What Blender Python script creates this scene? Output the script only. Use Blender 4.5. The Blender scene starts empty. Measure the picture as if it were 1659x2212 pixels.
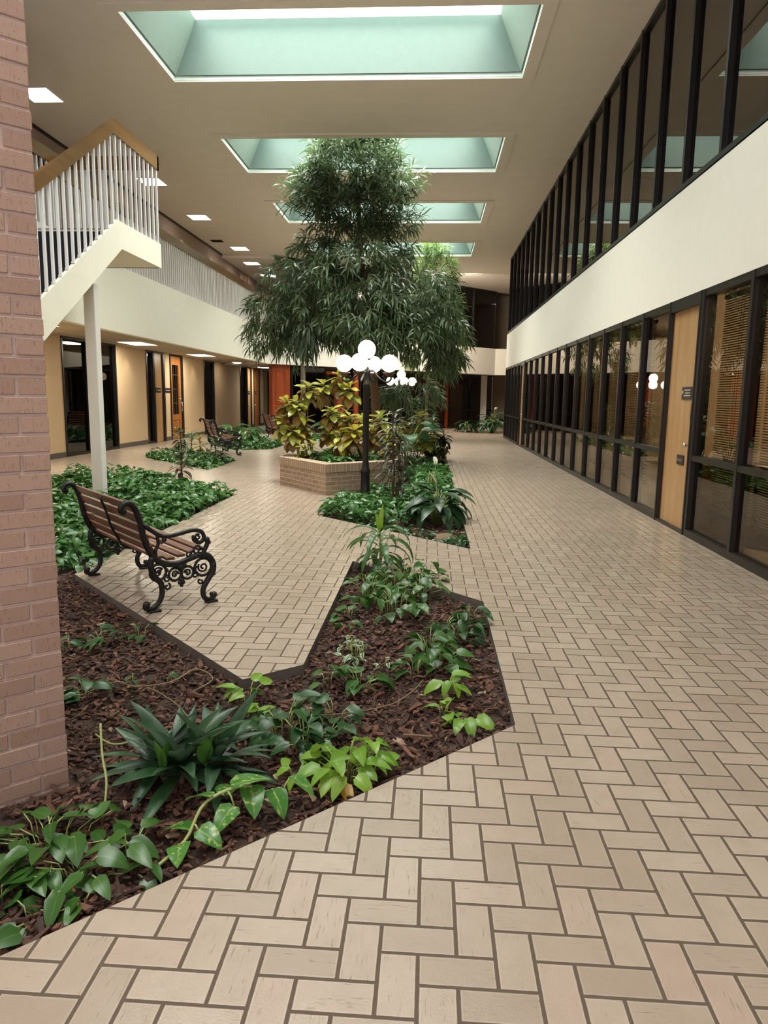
import bpy, math, random
from mathutils import Vector, Matrix
from mathutils.geometry import tessellate_polygon
scene = bpy.context.scene
COL = scene.collection
rnd = random.Random(7)
S2 = math.sqrt(.5)

# ---------------------------------------------------------------- helpers
class MB:
    """collects geometry for ONE mesh object"""
    def __init__(s):
        s.v = []; s.f = []; s.m = []; s.s = []; s.uv = []
    def add(s, vs, fs, mi=0, sm=False, uv=None):
        b = len(s.v)
        s.v.extend(vs)
        s.uv.extend(uv if uv else [(0, 0)] * len(vs))
        for f in fs:
            s.f.append(tuple(b + i for i in f)); s.m.append(mi); s.s.append(sm)
    def box(s, x0, y0, z0, x1, y1, z1, mi=0):
        s.add([(x0,y0,z0),(x1,y0,z0),(x1,y1,z0),(x0,y1,z0),(x0,y0,z1),(x1,y0,z1),(x1,y1,z1),(x0,y1,z1)],
              [(0,3,2,1),(4,5,6,7),(0,1,5,4),(1,2,6,5),(2,3,7,6),(3,0,4,7)], mi)
    def mbox(s, M, sx, sy, sz, mi=0):
        c = [(-1,-1,-1),(1,-1,-1),(1,1,-1),(-1,1,-1),(-1,-1,1),(1,-1,1),(1,1,1),(-1,1,1)]
        s.add([tuple(M @ Vector((a*sx/2, b*sy/2, d*sz/2))) for a,b,d in c],
              [(0,3,2,1),(4,5,6,7),(0,1,5,4),(1,2,6,5),(2,3,7,6),(3,0,4,7)], mi)
    def cbox(s, M, sx, sy, sz, c=.004, mi=0):
        """box with chamfered edges"""
        hx, hy, hz = sx/2, sy/2, sz/2
        vs = []
        for a in (-1,1):
            for b in (-1,1):
                for d in (-1,1):
                    vs += [(a*(hx-c), b*(hy-c), d*hz), (a*(hx-c), b*hy, d*(hz-c)), (a*hx, b*(hy-c), d*(hz-c))]
        I = lambda a,b,d,k: (((a>0)*4+(b>0)*2+(d>0))*3+k)
        fs = []
        for d in (-1,1):
            q = [I(-1,-1,d,0),I(1,-1,d,0),I(1,1,d,0),I(-1,1,d,0)]; fs.append(q if d>0 else q[::-1])
        for b in (-1,1):
            q = [I(-1,b,-1,1),I(1,b,-1,1),I(1,b,1,1),I(-1,b,1,1)]; fs.append(q if b<0 else q[::-1])
        for a in (-1,1):
            q = [I(a,-1,-1,2),I(a,1,-1,2),I(a,1,1,2),I(a,-1,1,2)]; fs.append(q if a>0 else q[::-1])
        for a in (-1,1):
            for b in (-1,1):
                fs.append([I(a,b,-1,1),I(a,b,-1,2),I(a,b,1,2),I(a,b,1,1)])
            for d in (-1,1):
                fs.append([I(a,-1,d,0),I(a,1,d,0),I(a,1,d,2),I(a,-1,d,2)])
        for b in (-1,1):
            for d in (-1,1):
                fs.append([I(-1,b,d,0),I(1,b,d,0),I(1,b,d,1),I(-1,b,d,1)])
        for a in (-1,1):
            for b in (-1,1):
                for d in (-1,1):
                    fs.append([I(a,b,d,0),I(a,b,d,1),I(a,b,d,2)])
        s.add([tuple(M @ Vector(p)) for p in vs], fs, mi)
    def tube(s, pts, r, n=6, mi=0, flat=1.0, closed=False):
        pts = [Vector(p) for p in pts]
        k = len(pts)
        rr = r if isinstance(r, (list, tuple)) else [r]*k
        vs = []; prev = None
        for i, p in enumerate(pts):
            if closed: t = pts[(i+1)%k]-pts[i-1]
            else: t = pts[min(i+1,k-1)]-pts[max(i-1,0)]
            if t.length < 1e-9: t = Vector((0,0,1))
            t.normalize()
            if prev is None:
                a = Vector((0,0,1)) if abs(t.z) < .9 else Vector((1,0,0))
                u = t.cross(a).normalized()
            else:
                u = (prev - t*prev.dot(t))
                u = u.normalized() if u.length > 1e-6 else t.orthogonal().normalized()
            prev = u
            w = t.cross(u)
            for j in range(n):
                an = 2*math.pi*j/n
                vs.append(tuple(p + u*(rr[i]*flat*math.cos(an)) + w*(rr[i]*math.sin(an))))
        fs = []
        for i in range(k if closed else k-1):
            a = i*n; b = ((i+1)%k)*n
            for j in range(n):
                fs.append((a+j, a+(j+1)%n, b+(j+1)%n, b+j))
        if not closed:
            fs.append(tuple(range(n))[::-1]); fs.append(tuple((k-1)*n+j for j in range(n)))
        s.add(vs, fs, mi, True)
    def lathe(s, prof, n=16, c=(0,0,0), mi=0):
        vs = []; fs = []
        for r, z in prof:
            for j in range(n):
                a = 2*math.pi*j/n
                vs.append((c[0]+r*math.cos(a), c[1]+r*math.sin(a), c[2]+z))
        for i in range(len(prof)-1):
            for j in range(n):
                fs.append((i*n+j, i*n+(j+1)%n, (i+1)*n+(j+1)%n, (i+1)*n+j))
        fs.append(tuple(range(n))[::-1]); fs.append(tuple((len(prof)-1)*n+j for j in range(n)))
        s.add(vs, fs, mi, True)
    def sphere(s, c, r, nu=20, nv=12, mi=0):
        s.lathe([(max(r*math.sin(math.pi*i/nv), .0005), -r*math.cos(math.pi*i/nv)) for i in range(nv+1)], nu, c, mi)
    def prism(s, poly, z0, z1, mi=0):
        n = len(poly)
        tris = tessellate_polygon([[Vector((p[0],p[1],0)) for p in poly]])
        s.add([(p[0],p[1],z0) for p in poly]+[(p[0],p[1],z1) for p in poly],
              [tuple(t) for t in tris]+[tuple(n+i for i in t) for t in tris]+[(i,(i+1)%n,n+(i+1)%n,n+i) for i in range(n)], mi)
    def extr(s, prof, axis, a0, a1, mi=0):
        """2D profile (p,q) extruded along axis: 'x' -> (a,p,q), 'y' -> (p,a,q)"""
        n = len(prof)
        tris = tessellate_polygon([[Vector((p[0],p[1],0)) for p in prof]])
        f = (lambda a,p: (a,p[0],p[1])) if axis == 'x' else (lambda a,p: (p[0],a,p[1]))
        s.add([f(a0,p) for p in prof]+[f(a1,p) for p in prof],
              [tuple(t) for t in tris]+[tuple(n+i for i in t) for t in tris]+[(i,(i+1)%n,n+(i+1)%n,n+i) for i in range(n)], mi)
    def poly(s, outer, holes, z, mi=0):
        loops = [[Vector((p[0],p[1],0)) for p in outer]]+[[Vector((p[0],p[1],0)) for p in h] for h in holes]
        flat = [q for l in loops for q in l]
        s.add([(q.x,q.y,z) for q in flat], [tuple(t) for t in tessellate_polygon(loops)], mi)
    def build(s, name, mats, parent=None, loc=None):
        me = bpy.data.meshes.new(name)
        me.from_pydata(s.v, [], s.f)
        if not isinstance(mats, (list, tuple)): mats = [mats]
        for m in mats: me.materials.append(m)
        me.polygons.foreach_set('material_index', s.m)
        me.polygons.foreach_set('use_smooth', s.s)
        lay = me.uv_layers.new(name='UVMap')
        li = [0]*len(me.loops); me.loops.foreach_get('vertex_index', li)
        flat = []
        for i in li: flat.extend(s.uv[i])
        lay.data.foreach_set('uv', flat)
        me.update()
        o = bpy.data.objects.new(name, me); COL.objects.link(o)
        if parent: o.parent = parent
        if loc: o.location = loc
        return o

def tag(o, label=None, cat=None, group=None, kind=None):
    if label: o['label'] = label
    if cat: o['category'] = cat
    if group: o['group'] = group
    if kind: o['kind'] = kind
    return o
def empty(name, loc=(0,0,0), rz=0):
    o = bpy.data.objects.new(name, None); COL.objects.link(o)
    o.location = loc; o.rotation_euler = (0,0,rz); o.empty_display_size = .1
    return o
def copy_tree(o, parent=None):
    c = o.copy(); COL.objects.link(c)
    if parent: c.parent = parent
    for ch in list(o.children): copy_tree(ch, c)
    return c
def T(x,y,z,rz=0): return Matrix.Translation((x,y,z)) @ Matrix.Rotation(rz,4,'Z')
ORD = ['first','second','third','fourth','fifth','sixth','seventh','eighth','ninth','tenth','eleventh','twelfth','thirteenth','fourteenth','fifteenth','sixteenth','seventeenth','eighteenth','nineteenth','twentieth','twenty-first','twenty-second','twenty-third','twenty-fourth']
def inside(p, poly):
    r = False; n = len(poly)
    for i in range(n):
        x1,y1 = poly[i]; x2,y2 = poly[(i+1)%n]
        if (y1 > p[1]) != (y2 > p[1]) and p[0] < (x2-x1)*(p[1]-y1)/(y2-y1)+x1: r = not r
    return r

# ---------------------------------------------------------------- materials
class NT:
    def __init__(s, name):
        s.mat = bpy.data.materials.new(name); s.mat.use_nodes = True
        s.t = s.mat.node_tree; s.t.nodes.clear()
        s.out = s.t.nodes.new('ShaderNodeOutputMaterial')
    def n(s, typ, ins=None, **kw):
        nd = s.t.nodes.new(typ)
        for k, v in kw.items(): setattr(nd, k, v)
        for k, v in (ins or {}).items(): s.set(nd.inputs[k], v)
        return nd
    def set(s, sock, v):
        if isinstance(v, bpy.types.NodeSocket): s.t.links.new(v, sock)
        else:
            if isinstance(v, (tuple, list)) and len(v) == 3 and sock.type == 'RGBA': v = (*v, 1)
            sock.default_value = v
    def M(s, op, a, b=None, c=None, clamp=False):
        nd = s.t.nodes.new('ShaderNodeMath'); nd.operation = op; nd.use_clamp = clamp
        for i, v in enumerate((a, b, c)):
            if v is not None: s.set(nd.inputs[i], v)
        return nd.outputs[0]
    def mix(s, f, a, b, typ='MIX'):
        nd = s.t.nodes.new('ShaderNodeMix'); nd.data_type = 'RGBA'; nd.blend_type = typ
        s.set(nd.inputs[0], f); s.set(nd.inputs[6], a); s.set(nd.inputs[7], b)
        return nd.outputs[2]
    def ramp(s, f, a, b):
        nd = s.t.nodes.new('ShaderNodeMapRange'); nd.interpolation_type = 'SMOOTHSTEP'
        s.set(nd.inputs[0], f); nd.inputs[1].default_value = a; nd.inputs[2].default_value = b
        return nd.outputs[0]
    def noise(s, vec, scale, detail=2, rough=.5):
        nd = s.n('ShaderNodeTexNoise', {'Vector': vec, 'Scale': scale, 'Detail': detail, 'Roughness': rough})
        return nd.outputs['Fac']
    def bump(s, h, strength=.3, dist=.01):
        return s.n('ShaderNodeBump', {'Height': h, 'Strength': strength, 'Distance': dist}).outputs[0]
    def pos(s, kind='Object'): return s.n('ShaderNodeTexCoord').outputs[kind]
    def bsdf(s, color, rough=.5, metal=0, spec=.5, normal=None, coat=0):
        nd = s.n('ShaderNodeBsdfPrincipled', {'Base Color': color, 'Roughness': rough, 'Metallic': metal, 'Specular IOR Level': spec})
        if coat: nd.inputs['Coat Weight'].default_value = coat; nd.inputs['Coat Roughness'].default_value = .08
        if normal: s.set(nd.inputs['Normal'], normal)
        return nd.outputs[0]
    def done(s, sh):
        s.t.links.new(sh, s.out.inputs[0]); return s.mat

def plain(name, col, rough=.5, metal=0, spec=.5, var=.08, scale=6, bump=0, bscale=60):
    t = NT(name); p = t.pos()
    n = t.noise(p, scale, 3)
    c = t.mix(n, tuple(x*(1-var) for x in col), tuple(min(1, x*(1+var)) for x in col))
    nm = t.bump(t.noise(p, bscale, 3), bump, .004) if bump else None
    return t.done(t.bsdf(c, rough, metal, spec, nm))
def emis(name, col, k):
    t = NT(name)
    return t.done(t.n('ShaderNodeEmission', {'Color': col, 'Strength': k}).outputs[0])
def wood(name, a, b, rough=.4, axis='z', scale=18, coat=0):
    t = NT(name)
    mp = t.n('ShaderNodeMapping', {'Vector': t.pos()})
    st = {'x': (.06,1,1), 'y': (1,.06,1), 'z': (1,1,.06)}[axis]
    mp.inputs['Scale'].default_value = st
    n = t.noise(mp.outputs[0], scale, 5, .6)
    f = t.noise(mp.outputs[0], scale*6, 2)
    c = t.mix(t.ramp(n, .3, .7), a, b)
    c = t.mix(t.M('MULTIPLY', f, .25), c, tuple(x*.55 for x in a))
    return t.done(t.bsdf(c, rough, normal=t.bump(n, .08, .003), coat=coat))

def floor_mat():
    t = NT('herringbone_pavers')
    sp = t.n('ShaderNodeSeparateXYZ', {0: t.pos()})
    b = .1016
    u = t.M('ADD', t.M('DIVIDE', sp.outputs[0], b), -5.044)
    v = t.M('ADD', t.M('DIVIDE', sp.outputs[1], b), -16.688)
    iu, iv = t.M('FLOOR', u), t.M('FLOOR', v)
    fu, fv = t.M('SUBTRACT', u, iu), t.M('SUBTRACT', v, iv)
    s = t.M('FLOORED_MODULO', t.M('ADD', iu, iv), 4.0)
    eq = lambda k: t.M('COMPARE', s, float(k), .5)
    s0, s1, s2, s3 = eq(0), eq(1), eq(2), eq(3)
    isV = t.M('ADD', s0, s1)
    mu = t.M('MINIMUM', fu, t.M('SUBTRACT', 1.0, fu)); mv = t.M('MINIMUM', fv, t.M('SUBTRACT', 1.0, fv))
    iu1, iv1 = t.M('SUBTRACT', 1.0, fu), t.M('SUBTRACT', 1.0, fv)
    sel = lambda k, a: t.M('MULTIPLY', k, a)
    along = t.M('ADD', t.M('ADD', sel(s0, fv), sel(s1, iv1)), t.M('ADD', sel(s2, fu), sel(s3, iu1)))
    across = t.M('ADD', t.M('MULTIPLY', isV, mu), t.M('MULTIPLY', t.M('SUBTRACT', 1.0, isV), mv))
    d = t.M('MINIMUM', along, across)
    wob = t.M('MULTIPLY', t.M('SUBTRACT', t.noise(t.pos(), 40, 2), .5), .02)
    d = t.M('ADD', d, wob)
    face = t.ramp(d, .043, .063)
    idx = t.M('SUBTRACT', iu, s3); idy = t.M('SUBTRACT', iv, s1)
    cmb = t.n('ShaderNodeCombineXYZ', {0: idx, 1: idy, 2: isV})
    wn = t.n('ShaderNodeTexWhiteNoise', {'Vector': cmb.outputs[0]}, noise_dimensions='3D')
    # wire-cut streaks run along each paver
    su = t.M('ADD', t.M('MULTIPLY', isV, u), t.M('MULTIPLY', t.M('SUBTRACT', 1.0, isV), v))
    sv = t.M('ADD', t.M('MULTIPLY', isV, v), t.M('MULTIPLY', t.M('SUBTRACT', 1.0, isV), u))
    st = t.n('ShaderNodeCombineXYZ', {0: t.M('MULTIPLY', su, 14.0), 1: t.M('MULTIPLY', sv, 1.1), 2: wn.outputs[0]})
    streak = t.noise(st.outputs[0], 1.6, 4, .65)
    pits = t.ramp(streak, .60, .70)
    base = t.mix(wn.outputs[0], (.355,.275,.208), (.455,.365,.285))
    pinkish = t.mix(t.M('MULTIPLY', t.ramp(wn.outputs[0], .75, 1.0), .55), base, (.40,.275,.215))
    blot = t.noise(t.pos(), 9, 3)
    c = t.mix(t.M('MULTIPLY', t.ramp(blot, .35, .75), .30), pinkish, (.32,.25,.18))
    edge = t.ramp(d, .05, .12)
    c = t.mix(t.M('MULTIPLY', t.M('SUBTRACT', 1.0, edge), .35), c, (.56,.48,.38))
    c = t.mix(t.M('MULTIPLY', pits, .75), c, (.19,.145,.10))
    c = t.mix(face, (.125,.092,.068), c)
    rough = t.M('ADD', t.M('MULTIPLY', t.M('SUBTRACT', 1.0, face), .5), t.M('ADD', .15, t.M('MULTIPLY', streak, .2)))
    h = t.M('ADD', t.M('MULTIPLY', face, 1.0), t.M('SUBTRACT', t.M('MULTIPLY', t.noise(t.pos(), 130, 3), .25), t.M('MULTIPLY', pits, .25)))
    return t.done(t.bsdf(c, rough, spec=t.M('ADD', .03, t.M('MULTIPLY', face, .52)), normal=t.bump(h, .45, .004)))

def brick_mat(name, a, b, mortar, w=.203, h=.0677, bumpk=.4):
    """running bond on a wall whose UVs are in metres"""
    t = NT(name)
    br = t.n('ShaderNodeTexBrick', {'Vector': t.pos('UV'), 'Color1': a, 'Color2': b, 'Mortar': mortar, 'Scale': 1.0, 'Mortar Size': .005, 'Mortar Smooth': .1, 'Bias': 0.0, 'Brick Width': w, 'Row Height': h})
    n = t.noise(t.pos(), 90, 3)
    c = t.mix(t.M('MULTIPLY', t.ramp(n, .45, .8), .35), br.outputs[0], tuple(x*.6 for x in a))
    hh = t.M('SUBTRACT', t.M('MULTIPLY', n, .2), br.outputs[1])
    return t.done(t.bsdf(c, .8, normal=t.bump(hh, bumpk, .006)))

def island_brick_mat():
    t = NT('tan_face_brick')
    r = t.n('ShaderNodeNewGeometry').outputs['Random Per Island']
    p = t.pos()
    c = t.mix(r, (.37,.245,.168), (.47,.325,.235))
    mp = t.n('ShaderNodeMapping', {'Vector': p}); mp.inputs['Scale'].default_value = (1,1,.18)
    st = t.noise(mp.outputs[0], 150, 3)
    c = t.mix(t.M('MULTIPLY', t.ramp(st, .55, .72), .55), c, (.24,.15,.11))
    vz = t.n('ShaderNodeTexVoronoi', {'Vector': p, 'Scale': 55.0}).outputs['Distance']
    c = t.mix(t.M('MULTIPLY', t.M('SUBTRACT', 1.0, t.ramp(vz, .07, .12)), .8), c, (.07,.04,.03))
    return t.done(t.bsdf(c, .75, normal=t.bump(t.M('ADD', st, t.noise(p, 200, 2)), .35, .003)))

def glass_mat(name, tint, refl, ior=1.8):
    t = NT(name)
    f = t.n('ShaderNodeFresnel', {'IOR': ior}).outputs[0]
    tr = t.n('ShaderNodeBsdfTransparent', {'Color': tint}).outputs[0]
    gl = t.n('ShaderNodeBsdfGlossy', {'Color': refl, 'Roughness': 0.0}).outputs[0]
    m = t.n('ShaderNodeMixShader', {0: f, 1: tr, 2: gl})
    return t.done(m.outputs[0])

def leaf_mat(name, a, b, kind='plain', vein=(.5,.6,.2), rough=.35, trans=.25, veinw=.10):
    t = NT(name)
    r = t.n('ShaderNodeNewGeometry').outputs['Random Per Island']
    sp = t.n('ShaderNodeSeparateXYZ', {0: t.pos('UV')})
    u, v = sp.outputs[0], sp.outputs[1]
    au = t.M('MULTIPLY', t.M('ABSOLUTE', t.M('SUBTRACT', u, .5)), 2.0)
    c = t.mix(r, a, b)
    n = t.noise(t.pos(), 14, 3)
    c = t.mix(t.M('MULTIPLY', n, .35), c, tuple(x*.5 for x in a))
    mid = t.M('SUBTRACT', 1.0, t.ramp(au, veinw*.3, veinw))
    if kind == 'croton':
        fr = t.M('FRACT', t.M('SUBTRACT', t.M('MULTIPLY', v, 8.0), t.M('MULTIPLY', au, 1.6)))
        lat = t.M('SUBTRACT', 1.0, t.ramp(t.M('ABSOLUTE', t.M('SUBTRACT', fr, .5)), .06, .26))
        vm = t.M('MAXIMUM', mid, t.M('MULTIPLY', lat, .85))
        blot = t.ramp(t.M('ADD', n, t.M('MULTIPLY', r, .5)), .62, .85)
        c = t.mix(t.M('MAXIMUM', vm, t.M('MULTIPLY', blot, .7)), c, vein)
    elif kind == 'stripe':
        w = t.M('SINE', t.M('MULTIPLY', au, 34.0))
        ln = t.M('MULTIPLY', t.ramp(w, .55, .95), t.ramp(t.noise(t.pos(), 9, 2), .35, .65))
        c = t.mix(t.M('MULTIPLY', ln, .6), c, vein)
    elif kind == 'varieg':
        vn = t.ramp(t.noise(t.pos(), 55, 3), .54, .66)
        c = t.mix(t.M('MULTIPLY', vn, .75), c, vein)
        c = t.mix(t.M('MULTIPLY', mid, .4), c, vein)
    elif kind == 'edge':
        c = t.mix(t.ramp(au, .35, .7), c, vein)
    else:
        c = t.mix(t.M('MULTIPLY', mid, .45), c, vein)
    bs = t.bsdf(c, rough, spec=.5)
    tl = t.n('ShaderNodeBsdfTranslucent', {'Color': t.mix(.4, c, vein)}).outputs[0]
    return t.done(t.n('ShaderNodeMixShader', {0: trans, 1: bs, 2: tl}).outputs[0])

MT = {}
MT['floor'] = floor_mat()
MT['white'] = plain('cream_painted_drywall', (.86,.82,.71), .75, var=.03, bump=.05, bscale=150)
MT['whiteR'] = plain('white_painted_drywall', (.88,.84,.77), .7, var=.03, bump=.05, bscale=150)
MT['ceil'] = plain('textured_beige_ceiling', (.86,.79,.705), .9, var=.05, scale=3, bump=.25, bscale=110)
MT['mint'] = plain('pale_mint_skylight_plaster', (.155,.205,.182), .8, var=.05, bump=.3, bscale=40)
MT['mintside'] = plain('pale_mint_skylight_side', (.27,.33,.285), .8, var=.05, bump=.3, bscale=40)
MT['lip'] = plain('white_skylight_edge', (.85,.95,.88), .6, var=.02)
MT['black'] = plain('dark_bronze_frame', (.016,.014,.013), .38, .3, var=.2)
MT['bronze'] = plain('bronze_anodized_frame', (.030,.026,.022), .38, .4, var=.15)
MT['glass'] = glass_mat('bronze_tinted_glass', (.46,.40,.32), (.86,.80,.72), 1.75)
MT['glassup'] = glass_mat('reflective_tinted_glass', (.10,.09,.08), (.82,.77,.72), 2.6)
MT['glassdk'] = glass_mat('dark_smoked_glass', (.10,.09,.08), (.8,.78,.75), 1.6)
MT['oak'] = wood('pale_oak_veneer', (.42,.235,.10), (.55,.33,.155), .38, 'z', 10)
MT['rail'] = wood('golden_oak_rail', (.165,.078,.023), (.25,.125,.04), .30, 'y', 9)
MT['mahog'] = wood('red_mahogany', (.26,.045,.015), (.40,.085,.03), .32, 'z', 10)
MT['honey'] = wood('honey_mahogany_door', (.36,.13,.03), (.50,.21,.06), .3, 'z', 10)
MT['slat'] = wood('redwood_bench_slat', (.105,.036,.018), (.20,.072,.036), .35, 'x', 16)
MT['iron'] = plain('black_cast_iron', (.006,.006,.0065), .45, .1, var=.3, bump=.2, bscale=90)
MT['tan'] = plain('tan_fabric_wallcovering', (.66,.49,.31), .85, var=.06, scale=20, bump=.15, bscale=220)
MT['pinkwall'] = plain('taupe_upper_wall', (.36,.26,.20), .85, var=.05)
MT['olive'] = plain('olive_wall_panel', (.33,.32,.19), .8)
MT['base'] = plain('dark_taupe_vinyl_base', (.10,.085,.07), .55)
MT['spost'] = plain('white_steel_paint', (.72,.69,.66), .45, var=.03)
MT['balu'] = plain('white_baluster_paint', (.86,.84,.84), .45, var=.03)
MT['carpet'] = plain('navy_stair_carpet', (.022,.024,.040), .95, var=.3, scale=80, bump=.4, bscale=200)
MT['greycarpet'] = plain('grey_brown_carpet', (.17,.15,.14), .95, var=.2, scale=60)
MT['soil'] = plain('dark_concrete_edging', (.135,.115,.095), .9, var=.3, scale=12, bump=.4)
MT['dirt'] = plain('dark_bark_ground', (.050,.028,.019), .95, var=.5, scale=40, bump=.8, bscale=70)
MT['panel'] = emis('fluorescent_panel', (1.0,.96,.88), 9.0)
MT['panelLow'] = emis('fluorescent_panel_soffit', (1.0,.90,.72), 30.0)
MT['sky'] = emis('skylight_pane_glow', (.84,1.0,.92), 5.0)
MT['globe'] = emis('frosted_lit_globe', (1.0,.87,.64), 14.0)
MT['collar'] = plain('brown_iron_cup', (.10,.055,.035), .4, .4)
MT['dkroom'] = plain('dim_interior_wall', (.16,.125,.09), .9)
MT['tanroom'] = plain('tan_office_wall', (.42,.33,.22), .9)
MT['blind'] = plain('tan_aluminium_slat', (.16,.12,.075), .5, var=.03)
MT['blindcord'] = plain('dark_blind_cord', (.05,.04,.03), .6)
MT['sign'] = plain('dark_brown_sign_plate', (.030,.020,.015), .4)
MT['ink'] = plain('white_sign_lettering', (.8,.74,.66), .5, var=.02)
MT['chrome'] = plain('satin_steel_hardware', (.7,.68,.65), .2, 1.0, var=.03)
MT['paper'] = plain('white_paper_sheet', (.85,.82,.76), .6, var=.02)
MT['desk'] = wood('dark_desk_wood', (.06,.03,.02), (.12,.06,.035), .3, 'y')
MT['tile'] = None
t = NT('acoustic_tile_soffit')
br = t.n('ShaderNodeTexBrick', {'Vector': t.pos(), 'Color1': (.50,.42,.31), 'Color2': (.47,.395,.29), 'Mortar': (.25,.20,.14), 'Scale': 1.0, 'Mortar Size': .008, 'Brick Width': .61, 'Row Height': .61}); br.offset = 0
MT['tile'] = t.done(t.bsdf(br.outputs[0], .9, normal=t.bump(t.noise(t.pos(), 180, 3), .3, .004)))
MT['brick'] = island_brick_mat()
MT['mortar'] = plain('pale_pink_mortar', (.52,.42,.35), .9, var=.12, bump=.4, bscale=120)
MT['planter'] = brick_mat('planter_face_brick', (.30,.205,.138), (.38,.27,.185), (.56,.46,.36))
MT['plantercap'] = brick_mat('planter_soldier_cap', (.33,.23,.155), (.41,.29,.20), (.60,.49,.38), .0677, .5)
t = NT('bark_mulch_chips')
r = t.n('ShaderNodeNewGeometry').outputs['Random Per Island']
c = t.mix(t.M('POWER', r, 1.6), (.034,.014,.009), (.185,.082,.047))
c = t.mix(t.ramp(r, .985, .995), c, (.36,.25,.17))
mp = t.n('ShaderNodeMapping', {'Vector': t.pos()}); mp.inputs['Scale'].default_value = (1,.3,1)
MT['chip'] = t.done(t.bsdf(c, .8, normal=t.bump(t.noise(mp.outputs[0], 160, 3), .5, .004)))
t = NT('reddish_bark')
mp = t.n('ShaderNodeMapping', {'Vector': t.pos()}); mp.inputs['Scale'].default_value = (1,1,.25)
nn = t.noise(mp.outputs[0], 30, 4)
MT['bark'] = t.done(t.bsdf(t.mix(nn, (.10,.055,.03), (.28,.16,.085)), .85, normal=t.bump(nn, .6, .01)))
MT['stem'] = plain('brown_plant_stem', (.16,.10,.05), .8, var=.3, scale=40)
MT['gstem'] = plain('pale_green_vine_stem', (.33,.38,.13), .5, var=.2, scale=30)
MT['brownstem'] = plain('dry_brown_vine_stem', (.20,.15,.075), .7, var=.3, scale=30)
MT['ltree'] = leaf_mat('ficus_leaf', (.072,.122,.056), (.150,.208,.112), 'plain', (.17,.26,.09), .36, .28)
MT['ltree2'] = leaf_mat('pale_ficus_leaf', (.10,.19,.05), (.18,.28,.08), 'plain', (.25,.36,.08), .38, .35)
MT['ivy'] = leaf_mat('ivy_green_leaf', (.035,.12,.025), (.085,.22,.05), 'plain', (.12,.28,.06), .30, .22)
MT['pothos'] = leaf_mat('pothos_green_leaf', (.036,.110,.018), (.075,.180,.032), 'plain', (.12,.26,.05), .30, .22)
MT['dkpothos'] = leaf_mat('pothos_dark_leaf', (.020,.075,.018), (.042,.120,.030), 'plain', (.07,.17,.04), .32, .2)
MT['lime'] = leaf_mat('lime_pothos_leaf', (.16,.34,.035), (.30,.50,.055), 'plain', (.40,.55,.08), .30, .3)
MT['varieg'] = leaf_mat('variegated_pothos_leaf', (.06,.22,.035), (.10,.28,.05), 'varieg', (.50,.58,.18), .28, .25)
MT['whitevar'] = leaf_mat('white_edged_leaf', (.05,.17,.05), (.08,.22,.07), 'edge', (.60,.65,.48), .35, .25)
MT['drac'] = leaf_mat('striped_dracaena_leaf', (.010,.050,.016), (.022,.080,.024), 'stripe', (.30,.42,.26), .34, .15)
MT['young'] = leaf_mat('young_dracaena_leaf', (.08,.22,.03), (.11,.27,.04), 'stripe', (.14,.30,.06), .3, .3)
MT['corn'] = leaf_mat('corn_plant_leaf', (.026,.090,.018), (.050,.130,.026), 'plain', (.10,.20,.04), .30, .22, .3)
MT['cornyoung'] = leaf_mat('corn_plant_new_leaf', (.20,.36,.03), (.26,.42,.04), 'plain', (.33,.48,.05), .3, .35)
MT['dragon'] = leaf_mat('dragon_tree_leaf', (.020,.045,.022), (.055,.085,.040), 'edge', (.075,.055,.035), .32, .18)
MT['lily'] = leaf_mat('peace_lily_leaf', (.012,.045,.014), (.028,.075,.024), 'plain', (.05,.11,.04), .38, .15)
MT['lily2'] = leaf_mat('lit_peace_lily_leaf', (.030,.085,.035), (.060,.140,.060), 'plain', (.10,.20,.08), .26, .2)  # paler copy of the peace lily leaf, lit look put into the colour
MT['spathe'] = leaf_mat('white_lily_spathe', (.75,.75,.62), (.8,.8,.68), 'plain', (.6,.7,.4), .4, .3)
MT['crotA'] = leaf_mat('croton_yellow_leaf', (.05,.15,.02), (.16,.24,.03), 'croton', (.66,.56,.10), .30, .28)
MT['crotB'] = leaf_mat('croton_green_leaf', (.035,.12,.022), (.08,.18,.03), 'croton', (.46,.44,.08), .30, .25)
MT['crotC'] = leaf_mat('croton_bronze_leaf', (.06,.040,.012), (.16,.085,.022), 'croton', (.34,.20,.045), .32, .25)
MT['darkcrot'] = leaf_mat('dark_croton_leaf', (.014,.022,.012), (.035,.045,.02), 'croton', (.07,.06,.025), .28, .12)
MT['ti'] = leaf_mat('green_ti_leaf', (.035,.085,.03), (.07,.14,.045), 'plain', (.10,.16,.05), .3, .2)
MT['tired'] = leaf_mat('bronze_ti_leaf', (.035,.035,.02), (.075,.065,.03), 'plain', (.10,.07,.04), .3, .15)
MT['spider'] = leaf_mat('spider_plant_leaf', (.10,.19,.08), (.17,.27,.13), 'plain', (.36,.42,.24), .35, .25)
MT['cereus'] = leaf_mat('orchid_cactus_stem', (.045,.075,.04), (.08,.115,.065), 'plain', (.10,.14,.07), .4, .12)
MT['ear'] = leaf_mat('elephant_ear_leaf', (.035,.13,.045), (.06,.18,.06), 'plain', (.16,.30,.12), .3, .25)

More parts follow.
